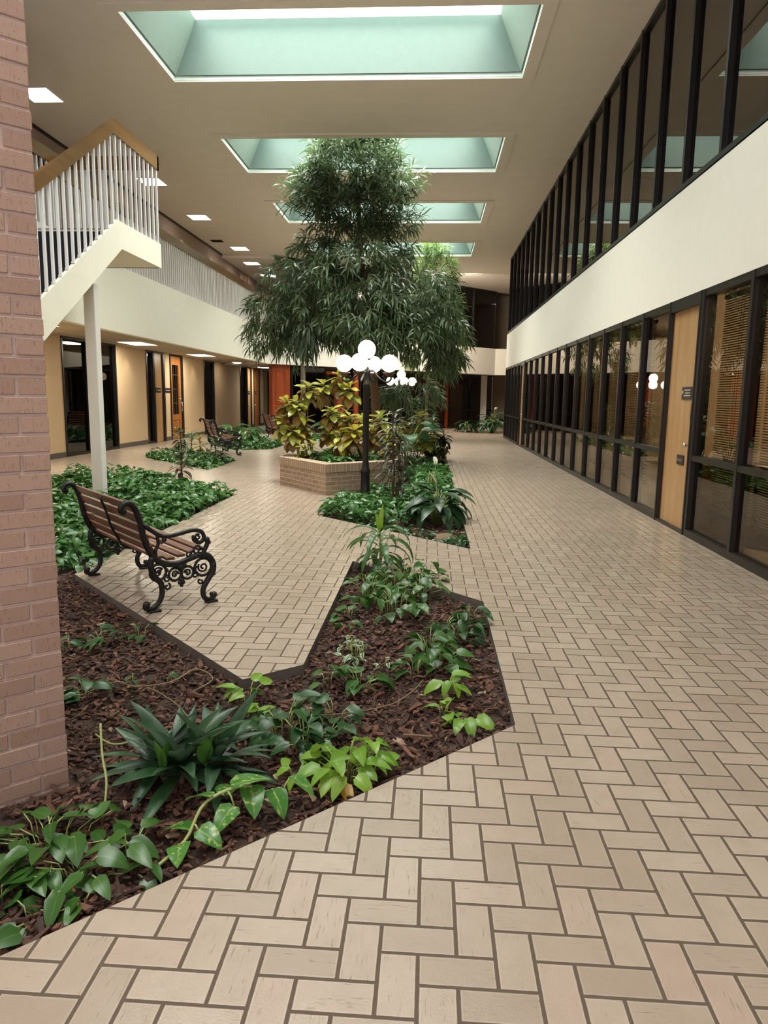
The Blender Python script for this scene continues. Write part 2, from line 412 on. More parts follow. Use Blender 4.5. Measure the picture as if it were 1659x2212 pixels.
# ---------------------------------------------------------------- leaves
def PROF(k):
    if k == 'heart': return lambda t: (0.50+3.2*t if t < .16 else max(0, 1.0-((t-.16)/.84)**1.7)**.85)
    if k == 'lance': return lambda t: max(0, math.sin(math.pi*min(1, t**.85)))**.9
    if k == 'oval': return lambda t: max(0, math.sin(math.pi*min(1, .04+.96*t)))**.62
    if k == 'obov': return lambda t: max(0, math.sin(math.pi*min(1, .03+.97*t**1.25)))**.75
    if k == 'strap': return lambda t: min(1, .45+t*2.2)*max(0, 1-t**3.2)
    if k == 'grass': return lambda t: (.5+.5*min(1, t*5))*max(0, 1-t**2)
PF = {k: PROF(k) for k in ('heart','lance','oval','obov','strap','grass')}
def leaf(mb, p, yaw, pitch, L, W, droop=.6, fold=.25, prof='heart', n=4, mi=0, twist=0.0, curl=0.0):
    p = Vector(p); f = PF[prof]
    side0 = Vector((-math.sin(yaw), math.cos(yaw), 0))
    vs = []; uv = []
    for i in range(n+1):
        t = i/n
        pt = pitch - droop*t
        d = Vector((math.cos(yaw)*math.cos(pt), math.sin(yaw)*math.cos(pt), math.sin(pt)))
        nn = d.cross(side0)
        sd = side0*math.cos(twist+curl*t) + nn*math.sin(twist+curl*t)
        nn = d.cross(sd)
        w = W*.5*f(t)
        if i: p = p + d*(L/n)
        e = nn*(fold*w)
        vs += [tuple(p-sd*w+e), tuple(p), tuple(p+sd*w+e)]
        uv += [(.02,t), (.5,t), (.98,t)]
    fs = []
    for i in range(n):
        a = i*3
        fs += [(a,a+1,a+4,a+3),(a+1,a+2,a+5,a+4)]
    mb.add(vs, fs, mi, True, uv)
    return p
def thin_leaf(mb, p, d, side, L, W, droop, mi=0):
    """cheap narrow leaf: 6 verts"""
    p1 = p + d*(L*.3); d2 = (d + Vector((0,0,-droop*.5))).normalized()
    p2 = p1 + d2*(L*.35); d3 = (d2 + Vector((0,0,-droop*.6))).normalized()
    p3 = p2 + d3*(L*.35)
    a = side*(W*.5); b = side*(W*.42)
    mb.add([tuple(p), tuple(p1-a), tuple(p1+a), tuple(p2-b), tuple(p2+b), tuple(p3)],
           [(0,2,1),(1,2,4,3),(3,4,5)], mi, True, [(.5,0),(.05,.3),(.95,.3),(.1,.65),(.9,.65),(.5,1)])

# ================================================================ THE SETTING
XR, XL, XB, XU = 2.82, -8.2, -6.03, -7.85      # right front, left wall, balcony edge, upper left wall
ZC, ZF0, ZF1, ZS = 6.6, 2.615, 3.86, 2.69      # ceiling, fascia bottom/top, soffit
def struct(o, label=None, cat=None):
    return tag(o, label, cat, None, 'structure')

BED1 = [(-2.2,.49),(.42,3.09),(.42,5.08),(-.656,6.257),(-.656,3.72),(-.93,3.48),(-2.84,5.5),(-2.84,10.3),(-5.55,13.0),(-6.35,12.2),(-6.35,9.8),(-4.2,7.6),(-4.2,2.5)]
BED2 = [(.43,6.93),(.43,18.1),(-1.9,18.1),(-1.9,13.3),(-1.29,10.75),(-1.29,8.64)]
BED3 = [(-4.3,13.75),(-4.3,15.9),(-6.3,17.9),(-6.9,17.3),(-6.35,16.0)]
BED4 = [(-4.3,19.5),(-4.3,21.3),(-6.2,23.4),(-6.9,22.6),(-6.3,20.7),(-5.15,18.85)]
BED5 = [(1.25,32.0),(1.75,31.0),(2.9,31.0),(3.6,32.0),(3.6,33.2),(1.9,33.6)]
BED6 = [(.40,19.6),(.40,27.6),(-1.6,27.6),(-1.6,19.6)]
BED7 = [(-3.2,23.2),(-3.2,25.6),(-5.0,27.0),(-5.0,24.6)]
BEDS = [BED1,BED2,BED3,BED4,BED5,BED6,BED7]
m = MB()
m.poly([(-8.4,-2),(2.96,-2),(2.96,28),(8,28),(8,42),(-8.4,42)], BEDS, 0)
struct(m.build('floor', MT['floor']), 'glazed beige herringbone paver floor of the atrium', 'floor')
m = MB(); m.box(-8.2,27.6,0,-5.9,42,.006)
struct(m.build('floor_carpet', MT['greycarpet']), 'grey brown carpet in the far left corridor', 'carpet')
ZM = -.07
NB = ['front mulch bed beside the brick pillar','centre mulch bed around the lamp post','far left bed with ti plants','left bed behind the second bench','far bed at end of the tinted wall','bed under the far lamp post','small bed beyond the planter by the third bench']
for i, bd in enumerate(BEDS):
    m = MB(); n = len(bd)
    for k in range(n):
        a, b = bd[k], bd[(k+1)%n]
        m.add([(a[0],a[1],-.14),(b[0],b[1],-.14),(b[0],b[1],.001),(a[0],a[1],.001)], [(0,1,2,3)])
    struct(m.build('trim_%d' % (i+1), MT['soil']), 'dark concrete edging of the ' + NB[i], 'edging')
    m = MB(); m.poly(bd, [], ZM)
    o = m.build('bark_ground', MT['dirt']); struct(o, 'bare bark soil of the ' + NB[i], 'soil')

# bark chips: uncountable
m = MB()
def chip(x, y, s, zz):
    L = s*rnd.uniform(.6,1.7); W = s*rnd.uniform(.25,.6); H = s*rnd.uniform(.08,.22)
    M = Matrix.Translation((x,y,zz)) @ Matrix.Rotation(rnd.uniform(0,6.28),4,'Z') @ Matrix.Rotation(rnd.gauss(0,.35),4,'X') @ Matrix.Rotation(rnd.gauss(0,.25),4,'Y')
    j = lambda: rnd.uniform(.65,1.1)
    q = [(-L/2*j(),-W/2*j()),(0,-W/2*j()),(L/2*j(),-W/2*j()*.6),(L/2*j(),W/2*j()*.6),(0,W/2*j()),(-L/2*j(),W/2*j())]
    bend = rnd.uniform(-.15,.15)*L
    zb = [0,bend,0,0,bend,0]
    m.add([tuple(M @ Vector((a,b,z))) for (a,b),z in zip(q,zb)]+[tuple(M @ Vector((a*.9,b*.9,z+H))) for (a,b),z in zip(q,zb)],
          [(6,7,10,11),(7,8,9,10),(0,1,7,6),(1,2,8,7),(2,3,9,8),(3,4,10,9),(4,5,11,10),(5,0,6,11)])
cnt = 0
while cnt < 15500:
    y = .4 + 6.2*(rnd.random()**1.5); x = rnd.uniform(-3.0,.42)
    if not inside((x,y), BED1) or (x < -1.40-.9*max(0,0) and x+1.36 < -(y-2.52)*.9 - .05 and y < 2.3): continue
    if x < -2.5 and y < 3.3: continue
    pu, pv = ((x+1.362)+(y-2.522))*S2, ((y-2.522)-(x+1.362))*S2
    if -.66 < pu < .03 and -.03 < pv < .66: continue
    chip(x, y, rnd.uniform(.016,.046) if rnd.random() < .93 else rnd.uniform(.05,.075), ZM + rnd.uniform(0,.028)); cnt += 1
tag(m.build('bark_mulch', MT['chip']), 'dark brown bark chips covering the front bed', 'mulch', kind='stuff')
m = MB(); cnt = 0
while cnt < 2600:
    x, y = rnd.uniform(-1.3,.43), rnd.uniform(6.9,18.1)
    if not inside((x,y), BED2): continue
    if y > 9.5 and x < .1 and rnd.random() < .8: continue
    chip(x, y, rnd.uniform(.025,.06), ZM + rnd.uniform(0,.03)); cnt += 1
tag(m.build('bark_mulch', MT['chip']), 'brown bark chips showing along the edge of the centre bed', 'mulch', kind='stuff')

# ---- ceiling with four skylight wells
SKY = [(.70,2.90),(5.58,7.78),(10.48,12.68),(15.36,17.58),(20.24,22.45),(25.2,27.5)]
SX0, SX1 = -4.37, 1.345
m = MB()
m.poly([(XU,-2),(2.96,-2),(2.96,28.2),(8,28.2),(8,41),(3.1,36.6),(-6.0,27.5),(XU,27.5)], [[(SX0,a),(SX1,a),(SX1,b),(SX0,b)] for a,b in SKY], ZC)
struct(m.build('ceiling', MT['ceil']), 'beige textured ceiling over the atrium', 'ceiling')
ins = .385; zt = 7.5; zl = 6.66
for i, (a, b) in enumerate(SKY):
    r = empty('window_skylight_%d' % (i+1)); struct(r, ['pale mint skylight well straight overhead near the entrance','pale mint skylight well overhead, above the frame top','nearest visible pale mint skylight well, with the white pane edge','second visible pale mint skylight well, where the fig reaches up','third visible pale mint skylight well, half behind the fig','farthest pale mint skylight well at the hall end'][i], 'skylight')
    m = MB()
    m.add([(SX0,a,ZC),(SX1,a,ZC),(SX1,b,ZC),(SX0,b,ZC),(SX0,a,zl),(SX1,a,zl),(SX1,b,zl),(SX0,b,zl)], [(0,1,5,4),(1,2,6,5),(2,3,7,6),(3,0,4,7)])
    m.build('skylight_lip', MT['lip'], r)
    m = MB()
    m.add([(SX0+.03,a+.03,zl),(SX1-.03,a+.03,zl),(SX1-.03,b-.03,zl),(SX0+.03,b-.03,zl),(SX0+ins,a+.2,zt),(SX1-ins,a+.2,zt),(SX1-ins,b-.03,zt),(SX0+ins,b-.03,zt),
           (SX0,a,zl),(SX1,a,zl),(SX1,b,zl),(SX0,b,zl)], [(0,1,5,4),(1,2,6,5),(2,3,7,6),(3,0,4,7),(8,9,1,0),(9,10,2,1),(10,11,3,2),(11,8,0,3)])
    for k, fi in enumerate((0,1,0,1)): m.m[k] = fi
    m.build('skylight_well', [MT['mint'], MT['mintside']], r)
    m = MB(); m.add([(SX0+ins,a+.2,zt),(SX1-ins,a+.2,zt),(SX1-ins,b-.03,zt),(SX0+ins,b-.03,zt)], [(0,1,2,3)])
    m.build('skylight_pane', MT['sky'], r)
    m = MB(); w = .2; z0, z1 = 6.572, ZC
    for (p,q,u,v) in ((SX0-w,a-w,SX1+w,a-.005),(SX0-w,b+.005,SX1+w,b+w),(SX0-w,a-.005,SX0-.005,b+.005),(SX1+.005,a-.005,SX1+w,b+.005)):
        m.box(p,q,z0,u,v,z1)
    m.build('skylight_border', MT['ceil'], r)

# ---- right wall: fascia, offices behind, glazing bays
m = MB(); m.box(XR,-2,ZF0,XR+.14,28,ZF1); m.box(XR,-2,ZF1-.02,3.2,28,ZF1)
struct(m.build('wall_right_fascia', MT['whiteR']), 'long white drywall band between the two rows of tinted glass', 'wall')
m = MB()
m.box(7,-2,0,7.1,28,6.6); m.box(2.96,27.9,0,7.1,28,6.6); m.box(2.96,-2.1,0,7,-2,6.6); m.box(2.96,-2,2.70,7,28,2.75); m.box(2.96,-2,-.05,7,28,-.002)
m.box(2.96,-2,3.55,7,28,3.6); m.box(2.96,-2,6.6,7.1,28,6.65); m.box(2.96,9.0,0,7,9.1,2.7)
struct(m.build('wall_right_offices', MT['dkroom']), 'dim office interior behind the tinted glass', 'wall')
m = MB(); m.box(6.0,2,0,6.05,8.95,2.7); m.box(2.97,8.93,0,6,8.98,2.7); m.box(2.97,14.9,0,6.9,14.95,2.7)
struct(m.build('wall_office_tan', MT['tanroom']), 'tan office wall seen through the nearest blinds', 'wall')

def bay_mesh(pitch, z0, z1, transom, mw=.055, dep=.13, gx=.045):
    """frame (mullion at far end, sill, head, transom) + panes, local origin at near end on the wall face"""
    f = MB()
    f.box(0,pitch-mw,z0,dep,pitch,z1); f.box(.02,pitch-mw-.012,z0,dep,pitch-mw,z1)
    f.box(0,0,z0,dep,pitch-mw,z0+.075); f.box(.01,0,z1-.07,dep,pitch-mw,z1)
    if transom: f.box(.005,0,transom-.03,dep,pitch-mw,transom+.03)
    g = []
    cuts = [z0+.07, transom, z1-.06] if transom else [z0+.07, z1-.06]
    for a, b in zip(cuts[:-1], cuts[1:]):
        p = MB(); p.add([(gx,0,a),(gx,pitch-mw,a),(gx,pitch-mw,b),(gx,0,b)], [(3,2,1,0)]); g.append(p)
    return f, g
def bays(x, ys, pitch, z0, z1, transom, fm, gm, first, lab, **kw):
    f, g = bay_mesh(pitch, z0, z1, transom, **kw)
    src = None
    for k, y in enumerate(ys):
        if src is None:
            src = f.build('window_%d' % first, fm)
            for p in g: p.build('window_pane', gm, src)
            o = src
        else:
            o = copy_tree(src); o.name = 'window_%d' % (first+k)
        o.location = (x, y, 0)
        struct(o, lab(k), 'window')
    return first+len(ys)
WN = 1
WN = bays(XR, [6.83-1.115*k for k in range(1,8)][::-1], 1.115, 0, ZF0, .855, MT['bronze'], MT['glass'], WN, lambda k: 'ground floor tinted window bay before the oak door on the right wall, %s from it' % ORD[7-k])
WN = bays(XR, [6.83], 1.17, 0, ZF0, .855, MT['bronze'], MT['glass'], WN, lambda k: 'tinted ground floor window bay beside the near oak door, with blinds')
WN = bays(XR, [9.05+1.115*k for k in range(12)], 1.115, 0, ZF0, .855, MT['bronze'], MT['glass'], WN, lambda k: 'ground floor tinted window bay beyond the near oak door, %s from it' % ORD[k])
WN = bays(XR, [23.36+.92*k for k in range(5)], .92, 0, ZF0, .855, MT['bronze'], MT['glass'], WN, lambda k: 'ground floor tinted window bay past the far oak door, %s from it' % ORD[k])
WN = bays(XR+.02, [-.98+1.115*k for k in range(26)], 1.115, ZF1, ZC, 0, MT['black'], MT['glassup'], WN, lambda k: 'upper floor dark mirror window bay, %s from the camera end' % (ORD[k] if k < 24 else ['next to last','last'][k-24]), mw=.06, dep=.14, gx=.055)
# doors in the right wall
def oak_door(name, y0, y1, label, plaque=True):
    r = empty(name, (XR, y0, 0)); struct(r, label, 'door'); W = y1-y0
    m = MB()
    for a, b in ((0,.06),(W-.06,W)):
        m.box(0,a,0,.14,b,ZF0); m.box(-.008,a+.015,0,0,b-.015,ZF0)
    m.box(0,.06,ZF0-.13,.14,W-.06,ZF0); m.box(.0,.06,0,.14,W-.06,.03)
    m.build('door_frame', MT['bronze'], r)
    m = MB(); m.box(.05,.062,.03,.095,W-.062,ZF0-.13); m.build('door_leaf', MT['oak'], r)
    yk = .15
    m = MB(); m.lathe([(.030,0),(.030,.008),(.012,.012),(.012,.04),(.028,.05),(.030,.065),(.018,.08)], 16)
    k = m.build('door_knob', MT['chrome'], r, (.05, yk, .98)); k.rotation_euler = (0,-math.pi/2,0)
    if plaque:
        m = MB(); m.cbox(T(.043,.34,1.55), .014, .33, .14, .004); p = m.build('sign_plate', MT['sign'], r)
        m = MB()
        rows = [(1.582,.235,.27),(1.552,.24,.22),(1.522,.22,.30)]
        for z, ys, ln in rows:                                     # rows of tiny white characters, unreadable in the photo
            y = ys
            while y < ys+ln*.68:
                w = rnd.uniform(.008,.013)
                m.box(.0342,y,z-.008,.0360,y+w*.35,z+.008); m.box(.0342,y,z+rnd.choice((-.008,.005)),.0360,y+w,z+rnd.choice((-.004,.008)))
                y += w+.0035
        m.box(.0342,.455,1.545,.0360,.463,1.575); m.box(.0342,.468,1.545,.0360,.485,1.55); m.box(.0342,.468,1.57,.0360,.485,1.575); m.box(.0342,.472,1.55,.0360,.478,1.57)
        m.build('sign_lettering', MT['ink'], p)
        m = MB(); m.cbox(T(.045,.40,.80), .012, .22, .11, .003); s_ = m.build('mail_slot', MT['sign'], r)
        m = MB(); m.cbox(T(.038,.40,.795), .012, .17, .035, .003); m.build('mail_slot_flap', MT['base'], s_)
        m = MB(); m.box(.02,.10,1.26,.05,.135,1.44); m.build('door_lock', MT['chrome'], r)
oak_door('door_1', 8.0, 9.05, 'near pale oak office door with dark sign plate and mail slot')
oak_door('door_2', 22.43, 23.36, 'far pale oak office door deep along the tinted right wall', True)

# blinds and desk inside
def blind_mesh(W, z0, z1):
    hr = MB(); hr.box(-.02,0,z1,.02,W,z1+.04)
    sl = MB(); z = z0
    while z < z1:
        sl.box(-.012,.01,z-.004,.012,W-.01,z+.004); z += .0245
    co = MB()
    for y in (W*.14, W*.20, W*.52, W*.58): co.tube([(-.014,y,z0),(-.014,y,z1)], .0022, 4)
    bt = MB(); bt.box(-.012,.01,z0-.03,.012,W-.01,z0-.012)
    return hr, sl, co, bt
hr, sl, co, bt = blind_mesh(1.02, .34, 2.50)
src = None
BL = [(6.85,'mini blind inside the window beside the near oak door'),(5.74,'mini blind inside the window nearest the camera with desk behind'),(4.62,'mini blind inside the window at the frame edge')]+[(10.19+1.115*k, 'mini blind inside tinted glass beyond the near oak door, %s of four' % ORD[k]) for k in range(4)]
for y, lb in BL:
    if src is None:
        src = empty('venetian_blind', (3.02,y,0))
        hr.build('head_rail', MT['blind'], src); sl.build('slats', MT['blind'], src); co.build('ladder_cords', MT['blindcord'], src); bt.build('bottom_rail', MT['blind'], src)
        o = src
    else: o = copy_tree(src); o.location = (3.02,y,0)
    tag(o, lb, 'blind', 'blinds behind the tinted glass')
r = tag(empty('office_desk', (3.75,8.0,0)), 'dark wooden desk standing behind the nearest tinted windows', 'desk')
m = MB(); m.cbox(T(0,0,.735), .8, 1.7, .04, .006); m.build('desk_top', MT['desk'], r)
m = MB(); m.box(-.36,-.8,0,.36,-.76,.715); m.box(-.36,.76,0,.36,.8,.715); m.box(.30,-.76,.3,.33,.76,.715); m.build('desk_panels', MT['desk'], r)
m = MB()
for k in range(6): m.mbox(T(3.62+rnd.uniform(-.02,.02),7.75+rnd.uniform(-.02,.02),.762+.006*k,rnd.uniform(-.3,.3)), .23, .31, .005)
tag(m.build('paper_stack', MT['paper']), 'loose stack of white papers lying on the dark desk', 'papers')

# ---- left side: lower wall, balcony, upper wall
def ybox(name, y0, y1, z0, z1, mat, label, cat, x0=XL-.1, x1=XL):
    m = MB(); m.box(x0,y0,z0,x1,y1,z1); return struct(m.build(name, mat), label, cat)
WP = [(-2,15.82,'nearest tan wallcovering panel behind the white post'),(18.62,20.64,'tan panel between dark window and oak door'),(22.05,22.58,'narrow tan panel left of the glazed mahogany door'),(23.72,26.0,'tan panel right of the glazed mahogany door'),(27.25,31.0,'tan panel with a warm spot of light behind the second bench'),(33.0,33.4,'narrow pale wall strip between two far doors'),(34.6,35.3,'narrow pale wall strip past the far doors')]
for i, (a, b, lb) in enumerate(WP):
    ybox('wall_left_%d' % (i+1), a, b, 0, ZS, MT['tan'], lb, 'wall')
    ybox('baseboard_left_%d' % (i+1), a, b, 0, .12, MT['base'], 'dark vinyl base under the ' + lb, 'baseboard', XL, XL+.012)
ybox('wall_left_olive', 35.35, 36.3, 0, ZS, MT['olive'], 'olive wall panel at the far corridor end', 'wall')
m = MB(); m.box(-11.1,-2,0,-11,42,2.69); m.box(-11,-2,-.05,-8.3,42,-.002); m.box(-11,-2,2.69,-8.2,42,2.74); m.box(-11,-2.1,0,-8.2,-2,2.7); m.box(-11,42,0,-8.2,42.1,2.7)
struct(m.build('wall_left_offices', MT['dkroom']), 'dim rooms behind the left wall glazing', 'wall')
def left_window(n, y0, y1, label, mull=()):
    global WN
    m = MB()
    for a in (y0, *mull, y1-.06): m.box(XL-.12,a,0,XL+.02,a+.06,ZS)
    m.box(XL-.12,y0,0,XL+.015,y1,.06); m.box(XL-.12,y0,ZS-.05,XL+.015,y1,ZS)
    r = m.build('window_%d' % WN, MT['black']); WN += 1; struct(r, label, 'window')
    m = MB(); m.add([(XL-.06,y0+.03,.03),(XL-.06,y1-.03,.03),(XL-.06,y1-.03,ZS-.03),(XL-.06,y0+.03,ZS-.03)], [(0,1,2,3)]); m.build('window_pane', MT['glassdk'], r)
left_window(0, 15.82, 18.62, 'wide dark window in the left wall behind the white post', (17.05,))
left_window(0, 20.64, 21.2, 'narrow dark sidelight left of the pale oak door on the left wall')
left_window(0, 26.0, 27.25, 'dark sidelight between the two tan panels behind the second bench')
left_window(0, 31.0, 32.2, 'dark sidelight left of the far oak door on the left wall')
left_window(0, 36.3, 38.4, 'dark glazing at far end of the left corridor')
def left_door(name, y0, y1, label, leafm, plaque=True, white=False):
    r = empty(name, (XL, y0, 0)); struct(r, label, 'door'); W = y1-y0
    m = MB()
    for a, b in ((0,.05),(W-.14,W)): m.box(-.12,a,0,.03,b,ZS)
    m.box(-.12,.05,ZS-.05,.03,W-.14,ZS); m.build('door_frame', MT['black'], r)
    m = MB(); m.box(-.06,.05,.01,-.015,W-.14,ZS-.05); m.build('door_leaf', leafm, r)
    m = MB(); m.lathe([(.03,0),(.03,.008),(.012,.012),(.012,.04),(.028,.05),(.03,.065),(.018,.08)], 14)
    k = m.build('door_knob', MT['chrome'], r, (-.015,.12,1.0)); k.rotation_euler = (0,math.pi/2,0)
    if plaque:
        m = MB(); m.cbox(T(-.008,W*.42,1.56), .014, .40, .15, .004); p = m.build('sign_plate', MT['sign'], r)
        m = MB(); y = W*.42-.16
        for q in range(2): m.box(0,y+.02*q,1.545,.0012,y+.02*q+.012,1.575)
        y += .12
        while y < W*.42+.15: m.box(0,y,1.55,.0012,y+.012,1.57); y += .018
        m.build('sign_lettering', MT['ink'], p)
    if white:
        m = MB(); m.box(-.014,.06,1.26,-.008,.13,1.38); m.build('door_notice', MT['paper'], r)
left_door('door_3', 21.2, 22.05, 'pale oak door with dark plaque on the left wall', MT['oak'], True, True)
left_door('door_4', 32.2, 33.0, 'far oak door with dark plaque behind the third bench', MT['oak'], True, True)
left_door('door_5', 33.4, 34.6, 'darker brown door beside the far oak door on the left wall', MT['honey'], True)
# glazed mahogany door
r = empty('door_6', (XL,22.58,0)); struct(r, 'carved mahogany door with a tall leaded glass panel on the left wall', 'door')
m = MB()
for a, b in ((-.04,.02),(.98,1.14)): m.box(-.12,a,0,.03,b,ZS)
m.box(-.12,.02,ZS-.06,.03,.98,ZS); m.build('door_frame', MT['black'], r)
m = MB()
for a, b in ((.02,.20),(.80,.98)): m.box(-.06,a,.01,-.005,b,ZS-.06)
m.box(-.06,.2,.01,-.005,.8,.22); m.box(-.06,.2,.62,-.005,.8,.80); m.box(-.06,.2,ZS-.32,-.005,.8,ZS-.06); m.box(-.06,.47,.22,-.005,.53,.62); m.box(-.06,.2,.22,-.03,.8,.62)
for a in (.24,.57): m.cbox(T(-.022,a+.095,.42), .03, .19, .32, .02)
m.build('door_leaf', MT['honey'], r)
m = MB(); m.add([(-.04,.2,.8),(-.04,.8,.8),(-.04,.8,ZS-.32),(-.04,.2,ZS-.32)], [(0,1,2,3)]); g = m.build('glass_panel', MT['glassdk'], r)
m = MB()
for z in (1.15,1.6,2.05): m.box(-.042,.2,z,-.034,.8,z+.012)
for a in (.4,.6): m.box(-.042,a,.8,-.034,a+.012,ZS-.32)
m.build('leaded_bars', MT['base'], g)
m = MB(); m.tube([(.0,.90,1.20),(.05,.90,1.17),(.07,.90,1.05),(.05,.90,.92),(.0,.90,.88)], .014, 8); m.lathe([(.03,0),(.03,.02),(.02,.03)], 12, (.0,.90,1.28)); m.build('door_handle', MT['chrome'], r)
m = MB(); m.cbox(T(XL+.006,22.315,1.56), .014, .44, .15, .004)
sg = tag(m.build('wall_sign', MT['sign']), 'small dark sign plate on the strip beside the mahogany door', 'sign')
m = MB(); y = 22.14
while y < 22.48: m.box(XL+.013,y,1.55,XL+.0142,y+.013,1.572); y += .02
m.build('sign_lettering', MT['ink'], sg)

m = MB(); m.box(XL,-2,ZS,XB-.14,42,3.66)
o = m.build('ceiling_soffit', [MT['tile']]); struct(o, 'acoustic tile soffit under the balcony on the left', 'ceiling')
m = MB(); m.box(XB-.14,-2,ZF0,XB,26.9,ZF1)
struct(m.build('wall_left_fascia', MT['white']), 'long cream balcony band on the left under the white railing', 'wall')
ybox('wall_left_upper', -2, 30, 3.66, 6.6, MT['pinkwall'], 'taupe upper floor wall behind the balcony', 'wall', XU-.1, XU)
ybox('wall_left_upper_far', 31.2, 42, 3.66, 6.6, MT['pinkwall'], 'taupe upper floor wall beyond the brown upstairs door', 'wall', XU-.1, XU)
ybox('door_7', 30, 31.2, 3.66, 6.6, MT['oak'], 'brown upstairs door at far end of the balcony', 'door', XU-.1, XU-.02)
ybox('trim_20', -2, 27.4, 6.53, 6.6, MT['black'], 'dark strip where the upper left wall meets the ceiling', 'trim', XU, XU+.015)
m = MB(); m.box(XU,27.4,6.47,-5.98,41,6.6)
struct(m.build('ceiling_dropped', MT['ceil']), 'lower flat ceiling panel above the far balcony', 'ceiling')

# ---- far end: 45 degree fascia, glazing above and below
def diag_box(m, x0, x1, off, th, z0, z1, mi=0):
    """box along the line y = x + off from x0 to x1, thickness th going back"""
    a = Vector((x0,x0+off,0)); b = Vector((x1,x1+off,0)); n = Vector((-S2,S2,0))*th
    q = [a, b, b+n, a+n]
    m.add([(p.x,p.y,z0) for p in q]+[(p.x,p.y,z1) for p in q], [(0,3,2,1),(4,5,6,7),(0,1,5,4),(1,2,6,5),(2,3,7,6),(3,0,4,7)], mi)
m = MB(); diag_box(m, -6.03, 3.1, 32.93, .25, ZF0, ZF1); m.box(3.1,36.03,ZF0,8,36.3,ZF1)
struct(m.build('wall_back_fascia', MT['whiteR']), 'white angled band across the far end of the hall', 'wall')
m = MB(); diag_box(m, -6.5, 3.4, 33.3, 3.5, ZF0+.02, 2.95); m.box(3.1,36.3,ZF0+.02,8,41,2.95)
struct(m.build('ceiling_far', MT['ceil']), 'low ceiling beyond the angled far band', 'ceiling')
def diag_windows(xs, off, z0, z1, label, fm, gm, transom=None):
    global WN
    for k in range(len(xs)-1):
        m = MB(); a, b = xs[k], xs[k+1]
        diag_box(m, a, a+.05, off, .12, z0, z1); diag_box(m, a+.05, b, off, .12, z0, z0+.06); diag_box(m, a+.05, b, off, .12, z1-.06, z1)
        if transom: diag_box(m, a+.05, b, off, .12, transom-.03, transom+.03)
        r = m.build('window_%d' % WN, fm); WN += 1; struct(r, label(k), 'window')
        m = MB(); p, q = a+.04, b+.01
        m.add([(p-.05,p+off+.05,z0+.05),(q-.05,q+off+.05,z0+.05),(q-.05,q+off+.05,z1-.05),(p-.05,p+off+.05,z1-.05)], [(0,1,2,3)]); m.build('window_pane', gm, r)
diag_windows([-5.5,-4.3,-3.1,-1.9,-.7,.75,1.95,3.1], 33.35, ZF1-.05, ZC, lambda k: 'dark upper window in the angled far end, %s from the left' % ORD[k], MT['black'], MT['glassdk'])
diag_windows([-.35,.86,2.0,3.2], 34.8, 0, ZF0+.02, lambda k: 'dark ground floor window in the angled far end, %s right of the red post' % ORD[k], MT['black'], MT['glassdk'], .87)
diag_windows([-5.35,-4.1], 33.2, 0, ZF0, lambda k: 'dark shopfront glass right of the red panelled pilaster', MT['black'], MT['glassdk'])
diag_windows([-3.48,-3.05], 33.2, 0, ZF0, lambda k: 'dark glass strip between two red mahogany posts', MT['black'], MT['glassdk'])
diag_windows([-2.95,-1.65,-.35], 33.2, 0, ZF0, lambda k: 'dark shopfront pane behind the tree trunk, %s past the red posts' % ORD[k], MT['black'], MT['glassdk'], .87)
m = MB(); m.box(3.2,38.0,0,8,38.1,6.6); m.box(7.9,28,0,8,41,6.6); m.box(2.96,28,0,8,28.05,6.6)
m.box(-11,41.9,0,3.2,42,6.7)
struct(m.build('wall_far_right', MT['dkroom']), 'dark return wall past the end of the tinted glass', 'wall')
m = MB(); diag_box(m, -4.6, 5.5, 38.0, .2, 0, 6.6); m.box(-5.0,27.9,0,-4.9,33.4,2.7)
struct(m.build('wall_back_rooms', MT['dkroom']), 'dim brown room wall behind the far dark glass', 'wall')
m = MB(); diag_box(m, -8.2, 5.5, 33.5, 4.2, 6.62, 6.7)
struct(m.build('ceiling_back_rooms', MT['dkroom']), 'dim upper ceiling behind the far dark glass', 'ceiling')
# mahogany shopfront
r = empty('mahogany_shopfront'); struct(r, 'red mahogany shopfront frame at far left under the angled band', 'trim')
m = MB(); diag_box(m, -5.94, -5.38, 33.1, .25, 0, ZF0); pl = m.build('panelled_pilaster', MT['mahog'], r)
m = MB()
for z0, z1 in ((.25,1.0),(1.15,2.4)):
    for a, b in ((-5.82,-5.79),(-5.53,-5.5)): diag_box(m, a, b, 33.08, .03, z0, z1)
    for z in (z0, z1-.04): diag_box(m, -5.82, -5.5, 33.08, .03, z, z+.04)
m.build('panel_moulding', MT['mahog'], pl)
m = MB(); diag_box(m, -3.78, -3.5, 33.15, .2, 0, ZF0-.2); m.build('post', MT['mahog'], r)
m = MB(); diag_box(m, -3.14, -2.98, 33.15, .2, 0, ZF0-.2); m.build('post', MT['mahog'], r)
m = MB(); diag_box(m, -4.15, -3.78, 33.15, .2, 2.33, 2.45); m.build('header', MT['mahog'], r)
m = MB()
for z in (.9,1.35,1.8): diag_box(m, -3.5, -3.14, 33.18, .03, z, z+.025)
m.build('muntin_bars', MT['base'], r)
m = MB(); diag_box(m, .78, .86, 34.75, .2, 0, ZF0); struct(m.build('trim_21', MT['mahog']), 'slim red mahogany post in the far dark glazing', 'trim')
m = MB(); m.box(2.55,37.3,0,2.85,37.6,ZF0); struct(m.build('column_far', MT['spost']), 'pale grey column behind the far dark glass', 'column')
def room_door(x, lb):
    m = MB(); diag_box(m, x, x+.6, 37.9, .08, 0, 2.2); r = struct(m.build('door_%d' % (8+len(RD)), MT['oak']), lb, 'door'); RD.append(r)
RD = []
room_door(.2, 'wooden door seen dimly through the far dark glass, nearer the red post'); room_door(1.1, 'wooden door seen dimly through the far dark glass, nearer the pale column')

